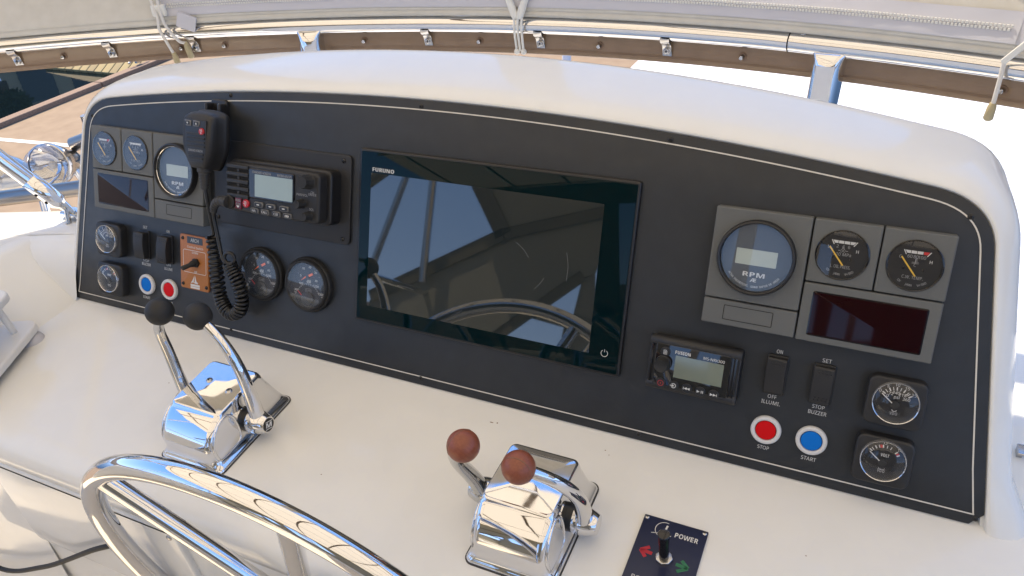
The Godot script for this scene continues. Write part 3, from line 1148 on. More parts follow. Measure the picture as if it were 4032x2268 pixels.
func canopy():
	var o = thing("canopy", "cream canvas canopy stretched on steel bows over the helm", "canopy")
	var st = mb()
	var rows = []
	for i in 21:
		var row = PackedVector3Array()
		for j in 41:
			var x = lerpf(-1.64, 1.95, j / 40.0)
			var zf = -0.495 + 2.2 * pow(maxf(0.0, absf(x + 0.08) - 1.2), 2.0)
			var z = lerpf(zf, 2.85, i / 20.0)
			row.append(Vector3(x, roof_y(x, z), z))
		rows.append(row)
	grid(st, rows)
	part("canvas_top", st, M.canopy, o)
	for i in 9:
		st = mb()
		var x = -1.5 + i * 0.42
		var a = PackedVector3Array()
		var b = PackedVector3Array()
		for k in 21:
			var zf = -0.495 + 2.2 * pow(maxf(0.0, absf(x + 0.08) - 1.2), 2.0)
			var z = lerpf(zf, 2.85, k / 20.0)
			a.append(Vector3(x - 0.012, roof_y(x, z) - 0.003, z))
			b.append(Vector3(x + 0.012, roof_y(x, z) - 0.003, z))
		grid(st, [a, b])
		part("seam", st, M.canopyseam, o)
	for zz in [-0.40, 0.25, 0.95, 1.75, 2.8]:
		var pts = []
		for i in 31:
			var x = lerpf(-1.63, 1.9, i / 30.0)
			var z = zz + 0.085 * (x + 0.08) * (x + 0.08) * (1.17 if zz < 0 else 0.3)
			pts.append(Vector3(x, roof_y(x, z) - 0.02, z))
		part("bow", tube(mb(), pts, 0.014, 10), M.chrome, o)
	for q in [[-1.50, 1.3], [1.56, 1.3], [1.62, -0.1]]:
		part("leg", tube(mb(), [Vector3(q[0], 0.0, 1.05 if q[1] > 0 else 0.2), Vector3(q[0] * 1.08, roof_y(q[0] * 1.08, q[1]) - 0.02, q[1])], 0.014, 12), M.chrome, o)
	added_aft_curtain()

func added_aft_curtain():  # added out of view; pieces and gaps shaped for the dashboard reflections
	var o = thing("added_aft_curtain", "unseen olive curtain added aft, cut to shape the reflections in the display", "curtain", off(0, 0, 2.8))
	var pieces = [
		[[-1.62, 0.93], [-1.464, 0.687], [-1.236, 0.484], [-0.719, 0.692], [-0.53, 0.72], [-0.30, 0.80], [0.25, 0.80], [1.75, 0.80], [1.75, 1.03], [-1.62, 1.03]],
		[[-1.947, 0.0], [-1.95, -0.9], [-1.26, -0.9], [-1.26, -0.2], [-1.026, 0.082], [-0.946, 0.167], [-0.758, 0.328], [-0.70, 0.36], [-0.675, 0.50], [-0.719, 0.692], [-1.236, 0.484], [-1.865, 0.063]],
		[[-0.765, 0.136], [-0.645, 0.126], [-0.700, 0.36], [-0.758, 0.328]],
		[[-1.026, 0.082], [-0.80, 0.066], [-0.645, 0.058], [-0.645, 0.126], [-0.765, 0.136], [-0.946, 0.167]],
		[[-0.675, 0.500], [-0.53, 0.52], [-0.53, 0.72], [-0.719, 0.692]],
		[[-0.645, 0.126], [-0.645, 0.058], [-0.80, 0.066], [-0.80, -0.9], [-0.30, -0.9], [-0.30, 0.80], [-0.53, 0.72], [-0.53, 0.52], [-0.49, 0.15]],
		[[0.25, -0.9], [1.75, -0.9], [1.75, 0.80], [0.25, 0.80]],
		[[-0.30, -0.9], [0.25, -0.9], [0.25, -0.02], [-0.30, -0.06]],
		[[-1.26, -0.9], [-0.80, -0.9], [-0.80, -0.10], [-1.19, -0.10], [-1.26, -0.2]]]
	for q in pieces:
		var pl = PackedVector2Array()
		for v in q: pl.append(Vector2(v[0], v[1]))
		if Geometry2D.is_polygon_clockwise(pl): pl.reverse()
		part("canvas_piece", slab(pl, 0.0, 0.012), M.curtain, o)
	for q in [[-1.95, 0.02, -1.236, 0.484, 0.07], [-1.236, 0.484, -0.60, 0.72, 0.06], [-1.236, 0.484, -1.66, 1.0, 0.09], [-0.758, 0.34, -1.26, -0.16, 0.06]]:
		part("binding", bar2(mb(), Vector2(q[0], q[1]), Vector2(q[2], q[3]), q[4], -0.006, 0.006), M.binding, o)
	part("pole", tube(mb(), [Vector3(-1.735, 0.98, -0.05), Vector3(-1.62, 0.15, -0.05)], 0.022, 14), M.steel, o)
	part("pole", tube(mb(), [Vector3(-1.84, 0.90, -0.05), Vector3(-1.95, 0.20, -0.05)], 0.020, 14), M.steel, o)
	part("brace", tube(mb(), [Vector3(-2.35, 0.45, -0.02), Vector3(-1.80, 0.95, -0.02)], 0.035, 12), M.binding, o)
	part("post", boxed(Vector3(-0.02, 0.4, 0.0), Vector3(0.09, 0.9, 0.03)), M.canvas, o)

# ---------------------------------------------------------------- things beside the port end of the console
func port_side_things():
	# canopy leg pinned to the coaming
	var o = thing("support_tube", "polished steel canopy leg in its hinge at the left end of the console", "tube")
	var base = Vector3(-0.905, -0.083, -0.045)
	var top = Vector3(-0.965, 0.038, 0.006)
	var d = (top - base).normalized()
	var far = base + d * 1.25
	var mid = base + d * 0.085
	part("tube", tube(mb(), [mid, far], 0.0150, 24), M.chrome, o)
	part("end_fitting", tube(mb(), [base + d * 0.018, base + d * 0.028, base + d * 0.088, base + d * 0.0885], [0.009, 0.0165, 0.0168, 0.0150], 24), M.chrome, o)
	part("hinge_eye", tube(mb(), [base - d * 0.004, base + d * 0.02], [0.007, 0.010], 14), M.chromeworn, o)
	part("hinge_plate", rboxed(Vector3(0.015, -0.090, -0.05), Vector3(0.08, 0.012, 0.030), 0.004), M.chromeworn, o, off(-0.905, -0.0, 0.0))
	for q in [0.045, 0.066]:
		part("set_screw", ball(0.0032, 8), M.seam, o, Transform3D(Basis(), base + d * q + Vector3(0.004, -0.008, 0.0135)))
	part("hinge_pin", tube(mb(), [base + Vector3(0.01, 0.012, 0.014), base + Vector3(0.012, -0.014, 0.020)], 0.0045, 12), M.steel, o)
	var ring = []
	for i in 25:
		var a = TAU * i / 24
		ring.append(base + Vector3(0.026 + 0.016 * cos(a), -0.012 + 0.014 * sin(a), 0.024 - 0.008 * sin(a)))
	part("pull_ring", tube(mb(), ring, 0.0011, 8), M.steel, o)
	# rails and two floodlights outboard
	var r = thing("outboard_rail", "polished steel side rail running outboard of the port coaming", "rail")
	part("upper_tube", tube(mb(), [Vector3(-1.02, -0.026, -0.50), Vector3(-1.36, -0.135, -0.40)], 0.018, 20), M.tansteel, r)
	part("lower_tube", tube(mb(), [Vector3(-0.90, -0.10, -0.24), Vector3(-1.35, -0.155, -0.10), Vector3(-1.85, -0.23, 0.18)], 0.017, 20), M.tansteel, r)
	part("stanchion", tube(mb(), [Vector3(-1.30, -0.40, -0.42), Vector3(-1.30, -0.06, -0.42)], 0.014, 16), M.tansteel, r)
	var fl = null
	for q in [[Vector3(-1.335, -0.150, -0.305), 0.052, 0.35, "clear domed floodlight nearest the console beside the port rail"], [Vector3(-1.455, -0.172, -0.262), 0.050, -0.9, "clear domed floodlight farther left beside the port rail"]]:
		var turn = Basis(Vector3.UP, q[2]) * Basis(Vector3.RIGHT, -0.25)
		fl = thing("floodlight", q[3], "floodlight", Transform3D(turn, q[0]), "floodlights on the port rail")
		var rr = q[1]
		part("housing_shell", lathed([Vector2(0.0, -0.10), Vector2(0.02, -0.098), Vector2(0.026, -0.08), Vector2(0.03, -0.055), Vector2(rr * 0.9, -0.03), Vector2(rr, -0.012), Vector2(rr * 1.04, -0.008), Vector2(rr * 1.04, 0.004), Vector2(rr * 0.98, 0.006)], 36), M.steel, fl)
		part("reflector", lathed([Vector2(rr * 0.96, 0.002), Vector2(rr * 0.7, -0.016), Vector2(rr * 0.3, -0.03), Vector2(0.0, -0.032)], 36), M.chrome, fl)
		part("bulb", ball(0.010, 12, -0.012), M.lampwhite, fl)
		part("dome", lathed([Vector2(rr, 0.004), Vector2(rr * 0.97, 0.016), Vector2(rr * 0.86, 0.032), Vector2(rr * 0.66, 0.046), Vector2(rr * 0.35, 0.055), Vector2(0, 0.058)], 36), M.globe, fl)
		part("bracket", tube(mb(), [Vector3(0, 0, -0.07), Vector3(0.03, -0.08, -0.09), Vector3(0.03, -0.16, -0.09)], 0.010, 12), M.chrome, fl)
		var hx = mb()
		plate(hx, circle(0.030, 6), -0.085, -0.055)
		part("nut", hx, M.black, fl)
	# white two-deck holder on suction feet
	var b = shl(-0.745, 0.19, 0.0) * Transform3D(Basis(Vector3.UP, deg_to_rad(23)), Vector3.ZERO)
	var h = thing("cup_holder", "white plastic two-deck holder on suction feet at the left end of the shelf", "holder", b)
	part("lower_deck", slab(rrect(0.11, 0.22, 0.022), 0.012, 0.024, 0.004), M.lampwhite, h, Transform3D(Basis(Vector3.RIGHT, -PI / 2), Vector3(-0.048, 0, 0)))
	part("upper_deck", slab(rrect(0.11, 0.20, 0.022), 0.084, 0.096, 0.004), M.lampwhite, h, Transform3D(Basis(Vector3.RIGHT, -PI / 2), Vector3(-0.058, 0, 0)))
	part("hole", slab(circle(0.005, 16), 0.0962, 0.0964), M.seam, h, Transform3D(Basis(Vector3.RIGHT, -PI / 2), Vector3(-0.058, 0, -0.07)))
	for q in [-0.075, 0.075]:
		part("leg", tube(mb(), [Vector3(-0.020, 0.02, q), Vector3(-0.026, 0.088, q)], 0.0055, 14), M.lampwhite, h)
		part("suction_foot", lathed([Vector2(0.020, 0.0), Vector2(0.017, 0.006), Vector2(0.008, 0.012), Vector2(0, 0.012)], 24), M.tape, h, Transform3D(Basis(Vector3.RIGHT, -PI / 2), Vector3(-0.004, 0, q * 1.1)))
	# a black cable drooping below the shelf
	var ca = thing("black_cable", "black cable drooping across the fascia under the shelf", "cable")
	part("cable", tube(mb(), curve_pts([Vector3(-1.10, -0.60, 0.34), Vector3(-0.90, -0.628, 0.365), Vector3(-0.72, -0.545, 0.366), Vector3(-0.52, -0.405, 0.372), Vector3(-0.455, -0.365, 0.368), Vector3(-0.41, -0.345, 0.335)], 40), 0.0042, 12), M.rubber, ca)

# ---------------------------------------------------------------- instrument clusters
const FACE = 0.016

func module(called, label, category, x0, x1, y0, y1, group):
	var o = thing(called, label, category, pan((x0 + x1) / 2, (y0 + y1) / 2), group)
	part("bezel", slab(rrect(x1 - x0 - 0.0012, y1 - y0 - 0.0012, 0.0016, 3), 0.0, FACE, 0.0016), M.bezelgrey, o)
	return o

func dial_ring(o, c, r, dialr):
	part("rim", lathed([Vector2(r, FACE - 0.0002), Vector2(r, FACE + 0.0012), Vector2(r - 0.0008, FACE + 0.0018), Vector2(r - 0.0018, FACE + 0.0016), Vector2(dialr, FACE + 0.0004)], 56), M.blackgloss, o, off(c.x, c.y))
	part("dial", lathed([Vector2(dialr, FACE + 0.0004), Vector2(0, FACE + 0.0004)], 48), M.dial, o, off(c.x, c.y))

func small_gauge(o, c, words, low, marks, red):
	dial_ring(o, c, 0.0279, 0.0262)
	var z = FACE + 0.0006
	var st = mb()
	# sloping scale of four blocks with a slanted stroke at each end
	var xs = [-0.0118, -0.0058, 0.0, 0.0060, 0.0122]
	for i in 4:
		if red and i == 3: continue
		plate(st, PackedVector2Array([Vector2(xs[i] + 0.0022 * (1 if i == 0 else 0) + 0.0003, 0.0128), Vector2(xs[i + 1] - 0.0022 * (1 if i == 3 else 0) - 0.0003, 0.0128), Vector2(xs[i + 1] - 0.0003, 0.0158), Vector2(xs[i] + 0.0003, 0.0158)]), z, z + 0.0002)
	bar2(st, Vector2(-0.0126, 0.0160), Vector2(-0.0100, 0.0112), 0.0009, z, 0.0002)
	bar2(st, Vector2(0.0132, 0.0160), Vector2(0.0100, 0.0112), 0.0009, z, 0.0002)
	part("scale", st, M.print, o, off(c.x, c.y))
	if red:
		part("red_zone", plate(mb(), PackedVector2Array([Vector2(0.0063, 0.0128), Vector2(0.0100, 0.0128), Vector2(0.0119, 0.0158), Vector2(0.0063, 0.0158)]), z, z + 0.0002), M.redprint, o, off(c.x, c.y))
	for i in 3:
		text(o, marks[i], 0.0021, c.x - 0.0062 + i * 0.0058, c.y + 0.0095, z, M.printdim)
	text(o, low, 0.0036, c.x - 0.0150, c.y + 0.0080, z, M.printdim)
	text(o, "H", 0.0036, c.x + 0.0145, c.y + 0.0058, z, M.print)
	text(o, words, 0.0026, c.x, c.y - 0.0128, z, M.printdim, 0.0205)
	arc_text(o, "12V    JAPAN    VH-5500", 0.0012, 0.0215, -130, -50, z, M.printdim, c, true)
	# small emblem
	st = mb()
	if low == "L":
		ribbon(st, arc(0.0022, -60, 240, 16, Vector2(0.0, 0.0050)), 0.0004, z + 0.0002)
		ribbon(st, [Vector2(-0.001, 0.0068), Vector2(-0.001, 0.0080), Vector2(0.001, 0.0080), Vector2(0.001, 0.0068)], 0.0004, z + 0.0002)
		bar2(st, Vector2(-0.0050, 0.0050), Vector2(-0.0030, 0.0050), 0.0006, z, 0.0002)
		bar2(st, Vector2(0.0030, 0.0050), Vector2(0.0050, 0.0050), 0.0006, z, 0.0002)
		bar2(st, Vector2(0.0, 0.0040), Vector2(0.0, 0.0058), 0.0010, z, 0.0002)
	else:
		bar2(st, Vector2(0.0, 0.0030), Vector2(0.0, 0.0078), 0.0009, z, 0.0002)
		for i in 3: bar2(st, Vector2(0.0005, 0.0076 - i * 0.0013), Vector2(0.0018, 0.0076 - i * 0.0013), 0.0004, z, 0.0002)
		for i in 2: bar2(st, Vector2(-0.0034, 0.0036 - i * 0.0012), Vector2(0.0034, 0.0036 - i * 0.0012), 0.0004, z, 0.0002)
	part("emblem", st, M.printdim, o, off(c.x, c.y))
	if low == "L": text(o, "x10 MPa", 0.0017, c.x, c.y + 0.0009, z, M.printdim)
	else: text(o, "C", 0.0017, c.x, c.y + 0.0006, z, M.printdim)
	for sx in [-0.0105, 0.0085]:
		part("dial_screw", lathed([Vector2(0.0015, z), Vector2(0.0012, z + 0.0006), Vector2(0, z + 0.0008)], 12), M.blackgloss, o, off(c.x + sx, c.y - 0.0035))
	part("needle", bar2(mb(), Vector2(-0.0140, 0.0085), Vector2(0.0022, -0.0110), 0.0015, z + 0.0009, 0.0006), M.yellow, o, off(c.x, c.y))
	part("lens", lathed([Vector2(0.0268, FACE + 0.0026), Vector2(0.018, FACE + 0.0031), Vector2(0, FACE + 0.0033)], 48), M.skylens if o.position.x < 0 else M.lens, o, off(c.x, c.y))

func tachometer(o, c, copper):
	part("rim", lathed([Vector2(0.0434, FACE - 0.0002), Vector2(0.0434, FACE + 0.0085), Vector2(0.0425, FACE + 0.0105), Vector2(0.0408, FACE + 0.0110), Vector2(0.0396, FACE + 0.0100), Vector2(0.0390, FACE + 0.0040)], 64), M.black, o, off(c.x, c.y))
	if copper:
		part("bright_ring", lathed([Vector2(0.0392, FACE + 0.0072), Vector2(0.0384, FACE + 0.0076), Vector2(0.0376, FACE + 0.0070)], 64), M.chrome, o, off(c.x, c.y))
	part("dial", lathed([Vector2(0.0391, FACE + 0.0010), Vector2(0, FACE + 0.0010)], 56), M.dialblue, o, off(c.x, c.y))
	var z = FACE + 0.0012
	part("readout", slab(rrect(0.0455, 0.0182, 0.0006, 2), z, z + 0.0004), M.lcdpale, o, off(c.x, c.y - 0.0005))
	text(o, "RPM", 0.0052, c.x, c.y - 0.0205, z, M.print, 0.0245, 0.0, true)
	text(o, "Æ", 0.0042, c.x + 0.0003, c.y - 0.0268, z, M.print, 0.007, 0.0, true)
	arc_text(o, "AETNA ENGINEERING  GRAND RAPIDS MI 49534", 0.0019, 0.0345, -144, -36, z, M.print, c, true)
	part("lens", lathed([Vector2(0.0390, FACE + 0.0050), Vector2(0, FACE + 0.0052)], 56), M.lensglare, o, off(c.x, c.y))

func readout_window(o, w, h, cx, cy, m):
	part("window_rim", slab(rrect(w, h, 0.0022, 4), FACE - 0.0002, FACE + 0.0003, 0.0002), M.blackgloss, o, off(cx, cy))
	part("window", slab(rrect(w - 0.003, h - 0.003, 0.0014, 4), FACE, FACE + 0.0006, 0.0002), m, o, off(cx, cy))

func blank_cover(o, w, h, cx, cy):
	var st = mb()
	var p = []
	for v in rrect(w, h, 0.0004, 1): p.append(v)
	p.append(p[0])
	ribbon(st, p, 0.0007, FACE + 0.0003)
	part("cover_groove", st, M.seam, o, off(cx, cy))

func right_cluster():
	var g = "grey instrument modules on the dashboard"
	var o = module("tachometer", "digital rpm gauge in the grey right-hand cluster above the blank cover", "gauge", 0.3085, 0.4152, 0.0075, 0.1155, g)
	tachometer(o, Vector2(0.361 - 0.36185, 0.062 - 0.0615), false)
	o = module("oil_gauge", "oil pressure gauge with yellow needle between rpm gauge and right temperature gauge", "gauge", 0.4158, 0.4861, 0.0440, 0.1155, g)
	small_gauge(o, Vector2(0.4497 - 0.45095, 0.0785 - 0.07975), "L. OIL PRESS.", "L", ["2", "4", "6"], false)
	o = module("temperature_gauge", "water temperature gauge with a red end to its scale, right end of right cluster", "gauge", 0.4864, 0.5570, 0.0440, 0.1155, g)
	small_gauge(o, Vector2(0.5213 - 0.5217, 0.0785 - 0.07975), "C.W. TEMP.", "C", ["60", "80", "100"], true)
	o = module("readout_module", "grey module with a dark red blank readout window under the right-hand gauges", "display", 0.4158, 0.5565, -0.0250, 0.0435, g)
	readout_window(o, 0.1170, 0.0515, 0.4856 - 0.48615, 0.0088 - 0.00925, M.displayred)
	o = module("blank_module", "grey blank cover with a slot outline below the right-hand rpm gauge", "cover", 0.3085, 0.4152, -0.0243, 0.0070, g)
	blank_cover(o, 0.0553, 0.0170, 0.3611 - 0.36185, -0.0077 + 0.00865)

func left_cluster():
	var g = "grey instrument modules on the dashboard"
	var o = module("tachometer", "digital rpm gauge half hidden by the hanging microphone", "gauge", -0.5862, -0.4795, 0.0100, 0.1155, g)
	tachometer(o, Vector2(-0.5325 + 0.53285, 0.0605 - 0.06275), true)
	o = module("oil_gauge", "oil pressure gauge with yellow needle, second from the left end of dashboard", "gauge", -0.6571, -0.5868, 0.0440, 0.1155, g)
	small_gauge(o, Vector2(-0.6240 + 0.62195, 0.0792 - 0.07975), "R. OIL PRESS.", "L", ["2", "4", "6"], false)
	o = module("temperature_gauge", "water temperature gauge with yellow needle at the left end of the dashboard", "gauge", -0.7280, -0.6577, 0.0440, 0.1155, g)
	small_gauge(o, Vector2(-0.6955 + 0.69285, 0.0790 - 0.07975), "C.W. TEMP.", "C", ["60", "80", "100"], true)
	o = module("readout_module", "grey module with a dark blank readout window, tinted purple as reflected sky, under the left-hand gauges", "display", -0.7280, -0.5868, -0.0232, 0.0435, g)
	readout_window(o, 0.1175, 0.0515, -0.6575 + 0.6574, 0.0112 - 0.01015, M.displaysky)
	o = module("blank_module", "grey blank cover with a slot outline below the left-hand rpm gauge", "cover", -0.5862, -0.4795, -0.0232, 0.0094, g)
	blank_cover(o, 0.0540, 0.0165, -0.5320 + 0.53285, -0.0045 + 0.0069)

# ---------------------------------------------------------------- round and square gauges
func square_gauge(x, y, cy, label, volts):
	var o = thing("square_gauge", label, "gauge", pan(x, y), "square black gauges at the lower corners of the dashboard")
	part("housing", slab(rrect(0.0605, 0.0570, 0.0095, 6), 0.0, 0.0145, 0.0030), M.blacksatin, o)
	var c = Vector2(0, cy - y)
	part("bright_ring", lathed([Vector2(0.0243, 0.0140), Vector2(0.0243, 0.0185), Vector2(0.0236, 0.0196), Vector2(0.0228, 0.0190), Vector2(0.0224, 0.0150)], 56), M.ringclear, o, off(c.x, c.y))
	part("dial", lathed([Vector2(0.0226, 0.0150), Vector2(0, 0.0150)], 48), M.dial, o, off(c.x, c.y))
	var z = 0.0152
	var st = mb()
	var sr = mb()
	if volts:
		for a in [146, 137, 124, 112, 98, 84, 70, 46, 33]:
			bar2(st, polar(0.0150, a), polar(0.0185, a), 0.0013 if a in [146, 124, 98, 46, 33] else 0.0007, z, 0.0002)
		bar2(sr, polar(0.0150, 105), polar(0.0185, 105), 0.0026, z, 0.0002)
		bar2(sr, polar(0.0150, 39), polar(0.0185, 39), 0.0016, z, 0.0002)
		part("red_marks", sr, M.redprint, o, off(c.x, c.y))
		text(o, "12", 0.0026, c.x - 0.001, c.y + 0.0207, z, M.print)
		text(o, "14", 0.0026, c.x + 0.0145, c.y + 0.0157, z, M.print)
		text(o, "VOLT", 0.0034, c.x + 0.001, c.y + 0.0062, z, M.print, 0.0088, 0.0, true)
		ribbon(st, [Vector2(-0.003, -0.0090), Vector2(-0.003, -0.0108), Vector2(0.003, -0.0108), Vector2(0.003, -0.0090)], 0.0004, z + 0.0002)
	else:
		for a in [146, 134, 120, 107, 94, 80, 66, 52, 46, 36]:
			bar2(st, polar(0.0140, a), polar(0.0178, a), 0.0013 if a in [146, 120, 94, 66, 36] else 0.0007, z, 0.0002)
		var k = 0
		for q in [["0", 148], ["5", 121], ["10", 94], ["15", 65], ["25", 36]]:
			var p = polar(0.0202, q[1])
			text(o, q[0], 0.0024, c.x + p.x, c.y + p.y, z, M.print)
			k += 1
		for q in [["0", 146], ["72", 124], ["145", 96], ["218", 62], ["360", 30]]:
			var p = polar(0.0112, q[1])
			text(o, q[0], 0.0020, c.x + p.x, c.y + p.y, z, M.print)
		text(o, "psi", 0.0024, c.x, c.y + 0.0062, z, M.print)
		ribbon(st, arc(0.0026, 200, 340, 10, Vector2(0, -0.0078)), 0.0007, z + 0.0002)
	part("scale", st, M.print, o, off(c.x, c.y))
	text(o, "VDO", 0.0022, c.x, c.y - 0.0130, z, M.printdim, 0.0078, 0.0, true)
	part("needle", bar2(mb(), Vector2(-0.0150, 0.0080), Vector2(-0.0035, -0.0010), 0.0010, z + 0.0010, 0.0005), M.print, o, off(c.x, c.y))
	part("hub", lathed([Vector2(0.0045, z), Vector2(0.0043, z + 0.0014), Vector2(0, z + 0.0018)], 28), M.blacksatin, o, off(c.x, c.y - 0.0024))
	part("lens", lathed([Vector2(0.0230, 0.0186), Vector2(0.0200, 0.0206), Vector2(0.0140, 0.0222), Vector2(0.0070, 0.0230), Vector2(0, 0.0232)], 48), M.skylens if x < 0 else M.lens, o, off(c.x, c.y))

func polar(r, a):
	return Vector2(cos(deg_to_rad(a)), sin(deg_to_rad(a))) * r

func round_gauges():
	square_gauge(0.5305, -0.0765, -0.0747, "square black oil pressure gauge, upper one at the lower right corner", false)
	square_gauge(0.5300, -0.1465, -0.1443, "square black voltmeter at the lower right corner of the dashboard", true)
	square_gauge(-0.7015, -0.0765, -0.0747, "square black oil pressure gauge, upper one at the lower left corner", false)
	square_gauge(-0.7010, -0.1465, -0.1443, "square black voltmeter at the lower left corner of the dashboard", true)
	for q in [[-0.3730, -0.0832, "round black exhaust gauge partly behind the coiled cord"], [-0.2817, -0.0845, "round black exhaust gauge standing clear beside the chart display"]]:
		var o = thing("exhaust_gauge", q[2], "gauge", pan(q[0], q[1]), "round exhaust gauges under the radio")
		part("rim", lathed([Vector2(0.0428, 0.0), Vector2(0.0428, 0.0055), Vector2(0.0422, 0.0075), Vector2(0.0410, 0.0085), Vector2(0.0396, 0.0080), Vector2(0.0392, 0.0105), Vector2(0.0380, 0.0125), Vector2(0.0362, 0.0128), Vector2(0.0350, 0.0115), Vector2(0.0344, 0.0045)], 64), M.rubber, o)
		part("dial", lathed([Vector2(0.0346, 0.0048), Vector2(0, 0.0048)], 48), M.dial, o)
		var z = 0.0050
		var st = mb()
		ribbon(st, arc(0.0215, 28, 152, 28, Vector2(0.001, -0.020)), 0.0006, z + 0.0002)
		for i in 13: bar2(st, polar(0.0195, 28 + i * 10.33) + Vector2(0.001, -0.020), polar(0.0215, 28 + i * 10.33) + Vector2(0.001, -0.020), 0.0006, z, 0.0002)
		for i in 8: bar2(st, polar(0.0190, 205 - i * 33) + Vector2(0.001, 0.0125), polar(0.0205, 205 - i * 33) + Vector2(0.001, 0.0125), 0.0006, z, 0.0002)
		part("scale", st, M.printdim, o)
		var k = 0
		for n in ["300", "600", "900", "1200", "1500"]:
			var p = polar(0.0248, 158 - k * 34) + Vector2(0.001, -0.0205)
			text(o, n, 0.0030, p.x, p.y, z, M.print)
			k += 1
		text(o, "°F", 0.0026, -0.0235, -0.0165, z, M.print)
		text(o, "°F", 0.0026, 0.0265, -0.0165, z, M.print)
		k = 0
		for n in ["5", "10", "20", "30", "40"]:
			var p = polar(0.0150, 182 - k * 50) + Vector2(0.001, 0.0130)
			text(o, n, 0.0030, p.x, p.y, z, M.print)
			k += 1
		text(o, "PSI", 0.0028, 0.002, 0.0060, z, M.print)
		st = mb()
		ribbon(st, rrect_line(0.0105, 0.0070, 0.0020), 0.0005, z + 0.0002)
		part("emblem_frame", st, M.printdim, o, off(0.001, -0.0095))
		text(o, "ISSPRO", 0.0020, 0.001, -0.0095, z, M.printdim, 0.0085)
		part("pressure_needle", plate(mb(), PackedVector2Array([Vector2(-0.0125, 0.0050), Vector2(-0.0030, 0.0110), Vector2(-0.0018, 0.0098), Vector2(0.0105, 0.0172), Vector2(0.0085, 0.0198), Vector2(-0.0042, 0.0128)]), z + 0.0012, z + 0.0018), M.orange, o)
		part("needle_hub", lathed([Vector2(0.0032, z), Vector2(0.003, z + 0.0022), Vector2(0, z + 0.0025)], 20), M.black, o, off(0, 0.0125))
		part("heat_needle", bar2(mb(), Vector2(-0.0180, -0.0115), Vector2(-0.0090, -0.0195), 0.0013, z + 0.0012, 0.0005), M.redprint, o)
		part("dial_cover", lathed([Vector2(0.0115, z), Vector2(0.0115, z + 0.002), Vector2(0.0100, z + 0.0028), Vector2(0, z + 0.003)], 36), M.blacksatin, o, off(0.0, -0.0225))
		part("lens", lathed([Vector2(0.0352, 0.0108), Vector2(0, 0.0110)], 48), M.skylens, o)

func rrect_line(w, h, r):
	var p = []
	for v in rrect(w, h, r, 4): p.append(v)
	p.append(p[0])
	return p

# ---------------------------------------------------------------- rocker switches, buttons, toggle plate
func rocker(x, y, label, tilt, deep):
	var o = thing("rocker_switch", label, "switch", pan(x, y), "black rocker switches on the dashboard")
	part("frame", slab(rrect(0.0245, 0.0490, 0.003), 0.0, 0.0030, 0.001), M.black, o)
	var pr = PackedVector2Array()
	pr.append(Vector2(-0.0215, 0.001))
	var top = []
	for i in 15:
		var f = lerpf(-1, 1, i / 14.0)
		top.append(Vector2(f * 0.0222, 0.0085 + deep * (0.0075 - 0.0030 * f * f) + tilt * 0.0050 * f))
	pr = PackedVector2Array([Vector2(-0.0215, 0.001), Vector2(0.0215, 0.001)])
	top.reverse()
	for v in top: pr.append(v)
	var st = mb()
	var turn = Transform3D(Basis(Vector3(0, 1, 0), Vector3(0, 0, 1), Vector3(1, 0, 0)), Vector3.ZERO)
	plate(st, pr, -0.0106, 0.0106, 0.0008, turn)
	part("rocker", st, M.blacksatin, o)
	st = mb()
	for e in [1, -1]:
		if e < 0 and tilt > 0: continue
		for i in 4:
			for j in 2:
				var f = e * (0.80 - j * 0.14)
				var zz = 0.0085 + deep * (0.0075 - 0.0030 * f * f) + tilt * 0.0050 * f
				lathe(st, [Vector2(0.0011, -0.0002), Vector2(0.0008, 0.0005), Vector2(0, 0.0007)], 8, off(-0.0066 + i * 0.0044 + (0.001 if j else 0.0), f * 0.0222, zz))
	part("grip_dots", st, M.black, o)
	return o

func push_button(x, y, label, m):
	var o = thing("push_button", label, "button", pan(x, y), "engine start and stop buttons")
	part("ring", lathed([Vector2(0.0177, 0.0), Vector2(0.0177, 0.0028), Vector2(0.0170, 0.0042), Vector2(0.0158, 0.0049), Vector2(0.0138, 0.0049), Vector2(0.0128, 0.0042), Vector2(0.0123, 0.0022)], 52), M.whiteplastic, o)
	part("gap", lathed([Vector2(0.0126, 0.0022), Vector2(0, 0.0022)], 40), M.seam, o)
	part("button", lathed([Vector2(0.0118, 0.0022), Vector2(0.0118, 0.0034), Vector2(0.0112, 0.0040), Vector2(0.006, 0.0043), Vector2(0, 0.0044)], 44), m, o)

func words_on_panel(words, cap, x, y, width = 0.0):
	var co = get_node("helm_console")
	var o = text(co, words, cap, 0, 0, 0, M.print, width)
	o.transform = pan(x, y, 0.0004) * o.transform

